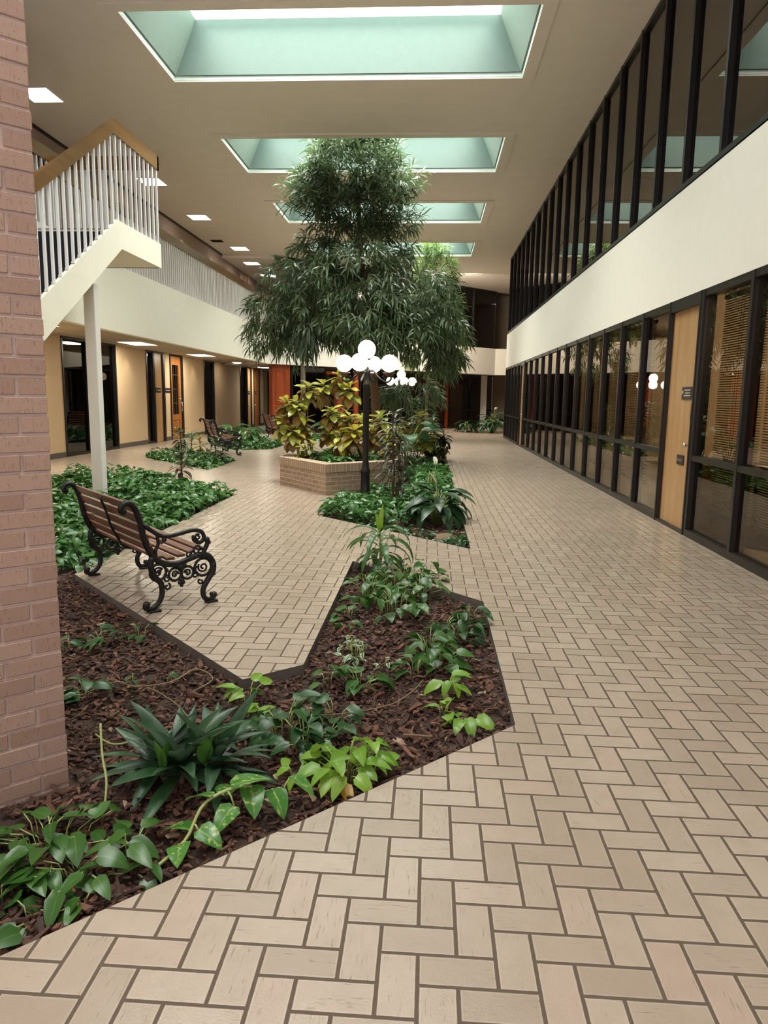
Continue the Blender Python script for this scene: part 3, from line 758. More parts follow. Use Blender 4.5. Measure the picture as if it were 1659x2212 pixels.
# ---- brick pillar turned 45 degrees, bricks pinwheeled
r = struct(empty('brick_pillar', (-1.362,2.522,-.12), math.radians(45)), 'tan face brick pillar rising from the front bed', 'pillar')
m = MB(); S = .613; m.box(-S+.006,.006,0,-.006,S-.006,6.75); m.build('mortar_core', MT['mortar'], r)
m = MB(); bh = .0677; L0 = .203; bw = .1015; j = .0098
for c in range(100):
    z = c*bh
    for side in range(4):
        if c % 2 == 0: segs = [(0,L0),(L0,2*L0),(2*L0,2.5*L0)]
        else: segs = [(0,.5*L0),(.5*L0,1.5*L0),(1.5*L0,2.5*L0)]
        for a, b in segs:
            M = T(0,0,z)
            cx = (a+b)/2
            # local side frame: side 0 is the face y=0 (towards the camera)
            if side == 0: M = M @ T(-cx-0, bw/2-j/2, (bh)/2)
            elif side == 1: M = M @ T(-S+bw/2-j/2, cx, bh/2, math.pi/2)
            elif side == 2: M = M @ T(-S+cx, S-bw/2+j/2, bh/2)
            else: M = M @ T(-bw/2+j/2, S-cx, bh/2, math.pi/2)
            jit = Matrix.Translation((rnd.gauss(0,.0012), rnd.gauss(0,.0012), rnd.gauss(0,.0006))) @ Matrix.Rotation(rnd.gauss(0,.004),4,'Z')
            m.cbox(M @ jit, b-a-j, bw-j, bh-j, .0025)
m.build('brick_courses', MT['brick'], r)
# ================================================================ THINGS
# ---- support post
r = tag(empty('support_post', (-4.58,9.72,0)), 'white square steel post under the stair flight', 'post')
m = MB(); m.cbox(T(0,0,1.44), .15, .15, 2.9, .006); m.build('post_shaft', MT['spost'], r)
m = MB(); m.cbox(T(0,0,-.02), .24, .24, .05, .004); m.build('base_plate', MT['spost'], r)

# ---- staircase with navy treads, white stringers, oak handrails
SXR, SXL = -4.4, -5.65
YP, YE, ZL = 10.25, 11.88, 3.70
r = tag(empty('staircase', (-5,4.65,0)), 'white staircase with navy carpet treads and oak handrails rising to the balcony', 'stairs')
def sp(name, m, mat, par=None):
    o = m.build(name, mat, par or r); 
    if par is None: o.matrix_parent_inverse = r.matrix_basis.inverted()
    return o
tr, rs = .28, .1762
for k in range(20):
    m = MB(); y1 = YP - k*tr; zt_ = ZL - (k+1)*rs
    m.box(SXL+.03,y1-tr-.02,zt_-.03,SXR-.03,y1,zt_); m.box(SXL+.03,y1-.02,zt_,SXR-.03,y1,zt_+rs-.03)
    sp('step', m, MT['carpet'])
slope = rs/tr
for xa, xb in ((SXR-.05,SXR),(SXL,SXL+.05)):
    m = MB()
    zt0 = 3.83; zb0 = 3.46
    y0 = YP-5.62
    m.extr([(YE,zt0),(YP,zt0),(y0,zt0-(YP-y0)*slope),(y0,0),(y0+.35,0),(YP+.11,zb0),(YE,zb0)], 'x', xa, xb)
    sp('stringer', m, MT['white'])
m = MB(); m.box(XB,YP,zb0,SXR-.05,YE,ZL); sp('landing', m, MT['white'])
m = MB(); m.box(XB,YP,ZL,SXR-.05,YE,ZL+.012); sp('landing_carpet', m, MT['carpet'])
m = MB(); m.box(XB,YE-.05,zb0,SXR-.05,YE,zt0); sp('end_fascia', m, MT['white'])
m = MB()   # soffit slab closing the underside of the flight
m.extr([(YP+.05,zb0+.1),(YP-5.2,zb0+.1-5.2*slope),(YP-5.2,zb0+.04-5.2*slope),(YP+.05,zb0+.04)], 'x', SXL+.04, SXR-.04); sp('flight_soffit', m, MT['white'])
def balu(x, y, zb, zt_):
    m = MB(); m.box(x-.015,y-.015,zb,x+.015,y+.015,zt_); m.box(x-.02,y-.02,zb,x+.02,y+.02,zb+.025); return m
for xs in (SXR-.025,):
    y = YE-.06
    while y > YP-5.5:
        zb = zt0 if y > YP else zt0-(YP-y)*slope
        zt_ = zb+1.13
        sp('baluster', balu(xs, y, zb-.005, zt_), MT['balu'])
        y -= .168
    m = MB()
    m.extr([(YE+.02,4.95),(YP-.02,4.95),(YP-5.6,4.95-5.6*slope),(YP-5.6,5.15-5.6*slope),(YP+.03,5.15),(YE+.02,5.15)], 'x', xs-.03, xs+.03)
    sp('handrail', m, MT['rail'])
x = SXR-.17
while x > XB+.12:
    sp('baluster', balu(x, YE-.03, zt0-.005, 4.96), MT['balu']); x -= .145
m = MB(); m.box(XB+.02,YE-.06,4.95,SXR+.005,YE+.0,5.15); sp('handrail', m, MT['rail'])
m = MB(); m.box(XB+.02,10.3,4.95,XB+.08,YE-.06,5.15); sp('handrail', m, MT['rail'])
y = YE-.2
while y > 10.3:
    sp('baluster', balu(XB+.05, y, ZL, 4.96), MT['balu']); y -= .145

# ---- balcony railing
r = tag(empty('balcony_railing', (XB,8,ZF1)), 'long white balcony railing with oak handrail on the cream band at left', 'railing')
def rp(name, m, mat):
    o = m.build(name, mat, r); o.matrix_parent_inverse = r.matrix_basis.inverted(); return o
ys = []; y = 26.8
while y > 5: ys.append(y); y -= .138
src = None
ys_in = [y for y in ys if 12.2 < y][::-1][:98]
for y in ys_in:
    if src is None:
        m = MB(); m.box(-.017,-.017,-.16,.017,.017,1.03); m.box(-.02,-.02,-.02,.02,.02,.012); src = m.build('baluster', MT['balu'], r); o = src
    else: o = src.copy(); COL.objects.link(o); o.parent = r
    o.location = (-.03, y-8, 0)
m = MB()
for y in ys:
    if y not in ys_in: m.box(XB-.044,y-.014,ZF1-.16,XB-.016,y+.014,ZF1+1.03)
o = rp('balusters', m, MT['balu']); o['kind'] = 'stuff'
m = MB(); m.box(XB-.06,4.9,4.86,XB-.0,26.9,5.05); rp('handrail', m, MT['rail'])

# ---- ceiling lights, soffit lights, vent
UL = [(-6.97,13.2,ZC),(-6.97,18.35,ZC),(-6.93,21.87,ZC),(-6.9,26.35,ZC),(-7.0,28.5,6.47),(-7.0,31.3,6.47)]
LL = [(-7.35,8.05,ZS),(-7.35,13.05,ZS),(-7.35,18.05,ZS),(-7.35,23.1,ZS),(-7.3,28.1,ZS),(-7.4,32.6,ZS)]
def panel(name, W, L, mat):
    rr = empty(name)
    m = MB(); t_ = .03
    m.box(-W/2-t_,-L/2-t_,-.012,-W/2,L/2+t_,0); m.box(W/2,-L/2-t_,-.012,W/2+t_,L/2+t_,0); m.box(-W/2,-L/2-t_,-.012,W/2,-L/2,0); m.box(-W/2,L/2,-.012,W/2,L/2+t_,0)
    m.build('light_frame', MT['whiteR'], rr)
    m = MB(); m.add([(-W/2,-L/2,-.006),(W/2,-L/2,-.006),(W/2,L/2,-.006),(-W/2,L/2,-.006)], [(0,3,2,1)]); m.build('diffuser', mat, rr)
    return rr
src = None
for i, p in enumerate(UL):
    src_ = src; o = panel('ceiling_light', .54, .60, MT['panel']) if src is None else copy_tree(src); src = src or o
    o.location = p; tag(o, 'square lit ceiling panel above the balcony, %s from the brick pillar' % ORD[i], 'ceiling light', 'square ceiling lights above the balcony')
src = None
for i, p in enumerate(LL):
    o = panel('soffit_light', .58, 1.12, MT['panelLow']) if src is None else copy_tree(src); src = src or o
    o.location = p; tag(o, 'long lit panel in the tiled soffit on the left, %s from the camera end' % ORD[i], 'ceiling light', 'lights in the tiled soffit')
r = tag(empty('ceiling_vent', (-7.35,25.1,ZC)), 'small dark air vent in the ceiling beside a lit panel', 'vent')
m = MB(); m.box(-.2,-.24,-.012,.2,-.2,0); m.box(-.2,.2,-.012,.2,.24,0); m.box(-.24,-.24,-.012,-.2,.24,0); m.box(.2,-.24,-.012,.24,.24,0); m.build('vent_frame', MT['ceil'], r)
m = MB(); m.box(-.2,-.2,-.003,.2,.2,-.001)
for k in range(7): m.mbox(T(0,-.17+.057*k,-.008) @ Matrix.Rotation(.6,4,'X'), .4, .035, .003)
m.build('louvres', MT['base'], r)

# ---- cast iron benches
def spiral(cx, cz, r0, a0, turns, n=14, shrink=.35):
    return [(cx+r0*(1-(1-shrink)*i/n)*math.cos(a0+turns*2*math.pi*i/n), cz+r0*(1-(1-shrink)*i/n)*math.sin(a0+turns*2*math.pi*i/n)) for i in range(n+1)]
def smooth(pts, k=3):
    """Catmull-Rom"""
    P = [Vector((*p,0)) if len(p)==2 else Vector(p) for p in pts]; out = []
    for i in range(len(P)-1):
        a = P[max(i-1,0)]; b = P[i]; c = P[i+1]; d = P[min(i+2,len(P)-1)]
        for q in range(k):
            t_ = q/k
            out.append(.5*((2*b)+(c-a)*t_+(2*a-5*b+4*c-d)*t_*t_+(3*b-a-3*c+d)*t_**3))
    out.append(P[-1]); return out
def make_bench():
    r = empty('park_bench'); HL = .62
    # side profile: s = forward, z = up
    back = [(-.150,.690),(-.175,.708),(-.168,.738),(-.130,.752),(-.090,.722),(-.058,.635),(-.042,.545),(-.018,.460),(.020,.385),(.085,.330),(.181,.308),(.270,.330),(.365,.352),(.425,.332),(.455,.283)]
    arm = [(-.030,.600),(.035,.545),(.104,.508),(.204,.514),(.308,.530),(.372,.512),(.390,.468),(.358,.437),(.315,.462),(.318,.492)]
    rear = [(.017,.377),(.006,.314),(.030,.239),(.072,.191),(.076,.110),(.045,.050),(-.005,.024),(-.040,.034),(-.040,.058),(-.022,.062)]
    front = [(.455,.283),(.452,.224),(.410,.163),(.376,.105),(.378,.050),(.405,.022),(.440,.026),(.447,.050),(.430,.062)]
    for sx in (-1, 1):
        x = sx*HL
        Q = lambda L: [(x, p[0], p[1]) for p in [(q.x, q.y) if isinstance(q, Vector) else q for q in L]]
        m = MB()
        m.tube(Q(smooth(back)), .021, 8, flat=1.0)
        fr = m.build('end_frame', MT['iron'], r)
        m = MB(); m.tube(Q(smooth(arm)), .015, 8)
        m.tube(Q(smooth([(.390,.468),(.415,.430),(.392,.380),(.380,.350)])), .016, 6); m.tube(Q(smooth([(.055,.530),(.062,.460),(.043,.421),(.045,.370)])), .012, 6)
        for c_ in ((.105,.488,.018),(.412,.455,.02),(.408,.412,.018),(.425,.435,.016)): m.sphere((x,c_[0],c_[1]), c_[2], 8, 6)
        m.tube(Q(spiral(.345,.478,.022,1.0,1.2,10)), .007, 5); m.tube(Q(spiral(.335,.385,.035,0,1.1,12)), .008, 5); m.tube(Q(spiral(.275,.362,.022,0,1.1,10)), .007, 5)
        m.build('armrest', MT['iron'], fr)
        for pts, foot in ((rear,(.0,0)),(front,(.415,0))):
            m = MB(); sm = smooth(pts); k = len(sm)
            m.tube(Q(sm), [.023-.008*i/(k-1) for i in range(k)], 8)
            e = pts[-2]; m.sphere((x,e[0]+.008,e[1]), .024, 10, 8)
            m.cbox(T(x,foot[0]+.02,.008), .05, .085, .016, .003)
            m.build('leg', MT['iron'], fr)
        # scrollwork apron
        m = MB()
        m.tube(Q([(.055+.056*math.cos(a*.4488), .268+.056*math.sin(a*.4488)) for a in range(14)]), .0105, 6, closed=True)
        m.tube(Q([(.378+.062*math.cos(a*.4488), .262+.062*math.sin(a*.4488)) for a in range(14)]), .0105, 6, closed=True)
        m.tube(Q([(.172+.044*math.cos(a*.5236), .238+.044*math.sin(a*.5236)) for a in range(12)]), .0095, 6, closed=True)
        m.tube(Q([(.262+.044*math.cos(a*.5236), .238+.044*math.sin(a*.5236)) for a in range(12)]), .0095, 6, closed=True)
        for a in (spiral(.055,.268,.036,.5,1.3,14,.2),spiral(.378,.262,.04,2.5,1.4,14,.2),spiral(.172,.238,.026,0,1.2,12,.2),spiral(.262,.238,.026,3.1,-1.2,12,.2),spiral(.118,.215,.025,1.5,1.1,10,.3),spiral(.315,.215,.025,1.5,-1.1,10,.3),spiral(.115,.160,.025,1.2,-1.0,10,.3),spiral(.36,.160,.022,2,1.0,10,.3)):
            m.tube(Q(a), .0075, 5)
        for c_ in ((.217,.238,.014),(.217,.285,.026),(.195,.295,.018),(.24,.295,.018),(.217,.195,.020),(.205,.175,.016),(.229,.175,.016),(.217,.155,.014),(.06,.27,.014),(.178,.24,.011),(.256,.24,.011),(.04,.27,.010),(.072,.28,.010),(.115,.275,.014),(.32,.27,.014),(.46,.20,.012)): m.sphere((x,c_[0],c_[1]), c_[2], 8, 6)
        m.build('scrollwork', MT['iron'], fr)
    # slats: five up the back, five on the seat
    bk = [(-.098,.712),(-.070,.640),(-.050,.568),(-.030,.497),(.0,.430)]
    for i, (s_, z) in enumerate(bk):
        nx = bk[min(i+1,4)]; pv = bk[max(i-1,0)]
        tilt = math.atan2(nx[1]-pv[1], nx[0]-pv[0])
        m = MB(); m.cbox(Matrix.Translation((0,s_+.022,z)) @ Matrix.Rotation(tilt,4,'X'), 2*HL-.02, .058, .020, .004); m.build('slat', MT['slat'], r)
    for s_, z in ((.075,.345),(.150,.326),(.225,.338),(.300,.356),(.375,.366)):
        m = MB(); m.cbox(T(0,s_,z+.022), 2*HL-.02, .060, .020, .004); m.build('slat', MT['slat'], r)
    m = MB(); m.tube(smooth([(0,-.105,.72),(0,-.062,.60),(0,-.035,.50),(0,.015,.40),(0,.06,.335),(0,.2,.312),(0,.4,.345)]), .009, 6); m.build('centre_strap', MT['iron'], r)
    return r
b1 = make_bench(); b1.location = (-2.255,5.01,0); b1.rotation_euler = (0,0,math.radians(-47))
tag(b1, 'near park bench with black iron scroll ends beside the brick pillar', 'bench', 'iron and redwood park benches')
b2 = copy_tree(b1); b2.location = (-5.35,17.62,0); b2.rotation_euler = (0,0,math.radians(-62)); tag(b2, 'second park bench in the left bed, middle one of three')
b3 = copy_tree(b1); b3.location = (-5.15,23.35,0); b3.rotation_euler = (0,0,math.radians(-62)); tag(b3, 'farthest park bench before the red panelled pilaster')
for b in (b2, b3): b.scale = (1.12,1.12,1.12)

# ---- globe lamp posts
def make_lamp():
    r = empty('street_lamp')
    m = MB(); m.lathe([(.085,-.1),(.085,.04),(.07,.07),(.066,.30),(.072,.32),(.072,.36),(.058,.40),(.052,.44),(.046,.50),(.046,1.60),(.052,1.61),(.052,1.64),(.040,1.66),(.036,1.78),(.045,1.80),(.045,1.86),(.02,1.90),(.018,1.98),(.07,1.995),(.075,2.01),(.0005,2.012)], 18)
    m.build('post_shaft', MT['iron'], r)
    R = .345
    for k in range(4):
        a = math.radians(-12+90*k); ca, sa = math.cos(a), math.sin(a)
        P = lambda L: [(ca*q[0], sa*q[0], q[1]) for q in L]
        m = MB(); m.tube(P([(v.x, v.y) for v in smooth([(.03,1.82),(.10,1.83),(.16,1.76),(.23,1.70),(.30,1.67),(.35,1.685),(.375,1.73),(.345,1.775)])]), [.016]*22, 7)
        m.tube(P(spiral(.27,1.735,.03,3.0,-1.1,10)), .007, 5)
        ar = m.build('lamp_arm', MT['iron'], r)
        m = MB(); m.lathe([(.012,1.74),(.045,1.755),(.055,1.775),(.088,1.795),(.092,1.81),(.0005,1.811)], 16, (ca*R,sa*R,0)); m.build('globe_cup', MT['collar'], ar)
        m = MB(); m.sphere((ca*R,sa*R,1.938), .125); m.build('globe', MT['globe'], r)
    m = MB(); m.sphere((0,0,2.14), .130); m.build('globe', MT['globe'], r)
    return r
l1 = make_lamp(); l1.location = (-.945,10.72,0); tag(l1, 'near black lamp post with five lit white globes in front of the brick planter', 'lamp post', 'globe lamp posts')
l2 = copy_tree(l1); l2.location = (-.90,22.3,0); l2.rotation_euler = (0,0,.5); tag(l2, 'farther black lamp post with lit globes behind the tree')

# ---- hexagonal brick planter
PV = [(-2.45,11.72),(-1.515,10.50),(-.45,11.45),(-.45,12.75),(-1.45,13.75),(-2.45,12.75)]
r = tag(empty('brick_planter', (-1.45,12.2,0)), 'low hexagonal tan brick planter holding the yellow crotons', 'planter')
def inset(poly, d):
    c = Vector((sum(p[0] for p in poly)/len(poly), sum(p[1] for p in poly)/len(poly)))
    out = []
    n = len(poly)
    for i in range(n):
        p0, p1, p2 = Vector(poly[i-1]), Vector(poly[i]), Vector(poly[(i+1)%n])
        e1 = (p1-p0).normalized(); e2 = (p2-p1).normalized()
        n1 = Vector((-e1.y,e1.x)); n2 = Vector((-e2.y,e2.x)); b = (n1+n2).normalized()
        out.append(tuple(p1 + b*(d/max(.3,b.dot(n1)))))
    return out
def wall_strip(m, poly, z0, z1, mi=0):
    u = 0; n = len(poly)
    for i in range(n):
        a, b = poly[i], poly[(i+1)%n]; L = (Vector(b)-Vector(a)).length
        m.add([(a[0],a[1],z0),(b[0],b[1],z0),(b[0],b[1],z1),(a[0],a[1],z1)], [(0,1,2,3)], mi, False, [(u,z0),(u+L,z0),(u+L,z1),(u,z1)]); u += L
def ring(m, A, B, z, mi=0):
    n = len(A)
    for i in range(n):
        a, b, c, d = A[i], A[(i+1)%n], B[(i+1)%n], B[i]; L = (Vector(b)-Vector(a)).length
        m.add([(a[0],a[1],z),(b[0],b[1],z),(c[0],c[1],z),(d[0],d[1],z)], [(0,1,2,3)], mi, False, [(0,0),(L,0),(L,.06),(0,.06)])
def pl_part(name, m, mat):
    o = m.build(name, mat, r); o.matrix_parent_inverse = r.matrix_basis.inverted(); return o
PI_ = inset(PV, .2)
m = MB(); wall_strip(m, PV, -.07, .3385); wall_strip(m, PI_[::-1], .30, .34); pl_part('brick_wall', m, MT['planter'])
PO = inset(PV, -.008); PIc = inset(PV, .205)
m = MB(); wall_strip(m, PO, .3385, .46); wall_strip(m, PIc[::-1], .33, .46); ring(m, PO, PIc, .46); ring(m, PO, PV, .3385)
pl_part('soldier_cap', m, MT['plantercap'])
m = MB(); m.poly(PI_, [], .40); pl_part('potting_soil', m, MT['dirt'])
# ================================================================ PLANTS
def R(a, b): return rnd.uniform(a, b)
def plant(name, loc, label, cat='plant', group=None):
    return tag(empty(name, loc), label, cat, group)
def pothos(name, label, spots, mat, Lr=(.10,.14), h=(.05,.16), stemmat='gstem', group=None, asp=.62, z=ZM):
    """heart leaves on thin petioles; spots = [(x,y,spread,count)]"""
    x0, y0 = spots[0][0], spots[0][1]
    r = plant(name, (x0,y0,z), label, 'plant', group)
    f = MB(); s = MB()
    for sx, sy, sp_, n in spots:
        for k in range(n):
            a = R(0,6.283); d = sp_*math.sqrt(rnd.random())
            bx, by = sx-x0+d*math.cos(a)*.45, sy-y0+d*math.sin(a)*.45
            lx, ly = sx-x0+d*math.cos(a), sy-y0+d*math.sin(a)
            lz = R(*h)*(1.1-.5*d/max(sp_,.01))
            yaw = a+R(-.9,.9)
            L = R(*Lr)
            s.tube([(bx,by,-.01),((bx*2+lx)/3,(by*2+ly)/3,lz*.8),(lx,ly,lz)], .0024, 4)
            leaf(f, (lx,ly,lz), yaw, R(-.35,.45), L, L*asp*R(.85,1.1), R(.4,1.1), R(.10,.4), 'heart', 5, 0, R(-.5,.5))
    f.build('foliage', mat, r); s.build('stems', MT[stemmat], r)
    return r
def vine(name, label, pts, rad=.004, mat='brownstem'):
    m = MB(); m.tube(smooth(pts, 5), rad, 5); return tag(m.build(name, MT[mat]), label, 'vine')

# -- foreground bed
r = plant('dracaena_rosette', (-.93,2.55,ZM), 'dark green striped dracaena rosette by the base of the brick pillar')
f = MB(); y_ = MB(); s = MB()
for cx, cy, cz, n, sc in ((0,0,.06,30,1.0),(.12,.06,.06,22,.95),(-.10,.05,.04,18,.85)):
    s.tube([(cx*.5,cy*.5,-.02),(cx,cy,cz)], .014, 6)
    for k in range(n):
        t_ = k/(n-1); yaw = k*2.399+R(-.3,.3)
        leaf(f, (cx,cy,cz+.03*t_), yaw, 1.25-1.2*(1-t_)+R(-.15,.15), R(.25,.36)*sc, R(.050,.066)*sc, R(.2,.8), R(.25,.5), 'lance', 7, 0, R(-.25,.25))
for p, yw in (((-.05,-.05,.10),4.2),((.10,-.02,.11),5.2)):
    for q in range(2): leaf(y_, p, yw+q*1.5, 1.2, .15, .062, -.15, .35, 'lance', 6)
f.build('foliage', MT['drac'], r); y_.build('young_leaves', MT['young'], r)['label'] = 'bright green young leaves'; s.build('stems', MT['stem'], r)

pothos('pothos_vine', 'large leaved green pothos spilling over the near edge at frame corner', [(-1.20,2.10,.21,24),(-1.05,2.00,.17,18),(-1.27,2.15,.15,16),(-.94,2.06,.13,11)], MT['pothos'], (.085,.118), (.04,.13))
pothos('pothos_vine', 'sparse green pothos leaves at the very front corner of the bed', [(-1.10,1.80,.09,8),(-1.24,1.86,.08,6),(-.99,1.86,.05,4)], MT['pothos'], (.075,.105), (.03,.09))
r = plant('variegated_pothos_vine', (-.84,2.15,ZM), 'trailing pothos with yellow flecked heart leaves in front of the dracaena')
s = MB(); f = MB()
run = smooth([(-.02,-.12,.01),(.06,.0,.05),(.10,.10,.13),(.20,.20,.14),(.27,.24,.10),(.33,.27,.07)], 5)
s.tube(run, .006, 6)
for p, yw, pt, L in (((.12,.12,.14),2.9,.1,.12),((.17,.18,.15),.5,.35,.15),((.23,.22,.13),-1.2,-.2,.125),((.30,.26,.10),-.9,-.3,.12),((.36,.30,.13),-.4,-.1,.12),((.10,.02,.08),-.4,.0,.11),((.07,.05,.06),3.0,.2,.12),((.19,.14,.10),-2.0,-.1,.12),((.05,-.02,.05),-1.3,.3,.11),((.14,.2,.10),1.6,.2,.12)):
    q = min(run, key=lambda v: (v-Vector(p)).length)
    s.tube([q, (q+Vector(p))/2+Vector((0,0,.01)), p], .0035, 5)
    leaf(f, p, yw, pt, L, L*.72, .7, R(.15,.35), 'heart', 6, 0, R(-.4,.4))
f.build('foliage', MT['varieg'], r); s.build('stems', MT['gstem'], r)
r = pothos('lime_pothos', 'bright lime green pothos clump near the paver edge', [(-.30,2.64,.13,26),(-.24,2.70,.10,10)], MT['lime'], (.085,.125), (.07,.19))
f = MB(); leaf(f, (.0,-.09,.05), -1.0, -.2, .10, .06, .6, .3, 'heart', 5); f.build('yellowed_leaf', leaf_mat('yellowed_leaf', (.55,.30,.03), (.6,.34,.04), 'plain', (.6,.4,.1)), r)['label'] = 'one orange yellow dying leaf'
pothos('pothos_seedling', 'tiny two leaved lime seedling between dracaena and lime clump', [(-.50,2.63,.05,5)], MT['lime'], (.06,.09), (.05,.11))
pothos('dark_pothos', 'dense dark green pothos clump behind the lime clump', [(-.60,2.92,.15,22),(-.50,2.86,.14,20),(-.62,3.12,.13,12),(-.42,2.98,.10,10),(-.40,3.10,.07,5)], MT['dkpothos'], (.075,.115), (.06,.19))
pothos('lime_pothos', 'lime green pothos shoots at the tip of the paved corner', [(-.86,3.30,.08,8),(-.74,3.12,.06,6)], MT['lime'], (.085,.12), (.05,.18))
pothos('pothos_vine', 'mid green pothos with long side leaf in the middle of the front bed', [(-.33,3.52,.12,14),(-.50,3.55,.07,4)], MT['pothos'], (.10,.14), (.06,.17))
pothos('white_edged_plant', 'small white edged variegated plant, taller of the pair', [(-.46,4.12,.07,14),(-.40,3.95,.09,20)], MT['whitevar'], (.04,.07), (.04,.14))
pothos('white_edged_plant', 'small white edged variegated plant, lone sprig to the side', [(-.22,3.86,.05,8)], MT['whitevar'], (.04,.06), (.04,.10))
pothos('lime_pothos', 'lime green pothos sprig near the paved right edge of front bed', [(.13,3.52,.07,9)], MT['lime'], (.08,.11), (.05,.15))
pothos('lime_pothos', 'trailing lime green pothos with few leaves, nearest the bed corner', [(.10,3.27,.06,5),(.21,3.20,.07,5)], MT['lime'], (.09,.13), (.04,.13))
pothos('dark_pothos', 'dark green pothos clump right of the white edged plants', [(.03,4.05,.15,26),(.10,3.88,.10,12),(-.04,3.75,.06,6)], MT['pothos'], (.09,.13), (.06,.22))
pothos('pothos_vine', 'pothos carpet in front of the corn plant', [(-.42,5.2,.20,30),(-.25,5.45,.2,30),(-.05,5.25,.22,34),(.0,5.6,.15,16),(-.20,4.85,.22,30),(-.15,5.75,.2,20)], MT['pothos'], (.085,.13), (.07,.26))
pothos('pothos_vine', 'thin pothos patch at the right edge of front bed', [(.22,4.40,.13,18),(.30,4.62,.09,10),(.12,4.55,.12,12)], MT['dkpothos'], (.08,.12), (.05,.20))
pothos('pothos_vine', 'small pothos sprig on left edge of the front bed by the paved corner', [(-.52,4.75,.10,8),(-.5,4.45,.05,4)], MT['pothos'], (.08,.11), (.05,.14))
for i, (x, y, n, lb) in enumerate([(-1.68,3.30,11,'pothos sprout beside the brick pillar'),(-1.93,4.02,10,'pothos sprout below the near bench, at the rear'),(-1.50,3.44,4,'tiny dark sprout on the bare bark'),(-1.36,3.55,3,'tiny sprout on a bare vine stem'),(-2.10,3.95,6,'low pothos sprout below the near bench, beside the pillar'),(-1.78,4.22,6,'low pothos sprout under the paved edge of the bench corner')]):
    pothos('pothos_sprout', lb, [(x,y,.08 if n > 5 else .03,n)], MT['dkpothos'], (.07,.11) if n > 5 else (.04,.06), (.03,.14))
vine('bare_vine', 'thin bare vine looping over the bark behind the dracaena', [(-1.75,3.10,-.03),(-1.60,3.42,-.02),(-1.45,3.36,-.01),(-1.30,3.46,-.02),(-1.22,3.62,-.01),(-1.10,3.52,-.02),(-1.15,3.35,-.02)])
vine('bare_vine', 'long thin bare vine crossing to the lime shoots', [(-1.62,3.44,-.03),(-1.4,3.38,-.02),(-1.2,3.22,-.02),(-1.02,3.02,-.02),(-.80,3.02,-.02),(-.6,3.02,-.03)], .0035)
vine('bare_vine', 'short bare vine curling out from the brick pillar', [(-1.42,2.86,-.02),(-1.30,2.78,-.02),(-1.18,2.84,-.015),(-1.10,2.80,-.02)], .004, 'gstem')
vine('bare_vine', 'upright pale vine stem between pillar and dracaena', [(-1.12,2.28,-.03),(-1.13,2.34,.06),(-1.17,2.40,.14),(-1.20,2.46,.23)], .0045, 'gstem')
vine('bare_vine', 'bare vine crossing the bark beyond the lime clump', [(-.55,3.15,-.03),(-.35,3.18,-.02),(-.15,3.30,-.02),(-.05,3.45,-.01),(.0,3.62,-.02)], .0035)
m = MB(); m.mbox(T(-.02,2.98,-.02,.1) @ Matrix.Rotation(.08,4,'Y'), .125, .012, .008); tag(m.build('bark_splinter', MT['stem']), 'long pale wood splinter lying on the bark', 'splinter')

r = plant('corn_plant', (-.40,6.02,ZM), 'young corn plant with arching leaves and a lime new shoot at bed tip')
f = MB(); y_ = MB(); s = MB(); s.tube([(0,0,-.02),(.01,0,.2),(0,0,.42)], [.014,.012,.008], 7)
for k in range(19):
    t_ = k/18; yaw = k*2.399+R(-.2,.2)
    leaf(f, (0,0,.12+.26*t_), yaw, .35+.55*t_+R(-.1,.1), R(.34,.46), R(.060,.080), 1.6+R(0,.8), .3, 'lance', 7, 0, R(-.2,.2))
for yw, pt, L in ((1.2,1.45,.27),(4.3,1.25,.22)): leaf(y_, (0,0,.36), yw, pt, L, .05, .15, .4, 'lance', 6)
f.build('foliage', MT['corn'], r); y_.build('new_shoot', MT['cornyoung'], r)['label'] = 'upright lime yellow new shoot'; s.build('stem', MT['gstem'], r)

# -- ground ivy carpets (uncountable)
def carpet(label, region, n, zbase, zh, Lr, mat, prof='heart', asp=.6, name='ground_ivy', skip=None, away=()):
    xs = [p[0] for p in region]; ysr = [p[1] for p in region]; f = MB(); c_ = 0
    ph = [R(0,6) for _ in range(6)]
    while c_ < n:
        x, y = R(min(xs),max(xs)), R(min(ysr),max(ysr))
        if not inside((x,y), region) or (skip and inside((x,y), skip)) or any((x-a)**2+(y-b)**2 < c*c for a,b,c in away): continue
        hgt = zh*(.55+.22*math.sin(2.3*x+ph[0])*math.sin(2.9*y+ph[1])+.25*math.sin(6.1*x+ph[2])*math.sin(5.3*y+ph[3]))
        z = zbase + hgt*(1-rnd.random()**2.2*.95)
        L = R(*Lr)
        leaf(f, (x,y,z), R(0,6.283), R(-.5,.6), L, L*asp*R(.8,1.1), R(.3,1.1), R(.1,.4), prof, 3, 0, R(-.6,.6))
        c_ += 1
    return tag(f.build(name, mat), label, 'ground cover', kind='stuff')
carpet('dense low green pothos groundcover filling the bed left of the near bench', [(-2.84,5.6),(-2.84,10.35),(-3.3,10.85),(-5.3,12.9),(-6.2,12.2),(-6.2,10.6),(-3.55,6.2),(-3.3,5.9)], 7000, ZM, .34, (.09,.14), MT['ivy'], away=((-4.58,9.72,.17),(-4.02,11.45,.15)))
carpet('green groundcover covering the centre bed around the lamp post', [(-1.33,8.75),(-.55,8.1),(.40,9.2),(.40,14.5),(-.3,17.2),(-.45,17.5),(-.45,11.5),(-1.35,10.7)], 3800, ZM, .30, (.09,.13), MT['ivy'], skip=inset(PV,-.17), away=((-.945,10.72,.14),(-.47,9.62,.12),(.13,8.62,.22),(.05,11.6,.15)))
carpet('thin groundcover at the near tip of the centre bed', [(.05,7.45),(.38,7.05),(.42,7.75),(.2,7.9)], 130, ZM, .2, (.07,.10), MT['dkpothos'])
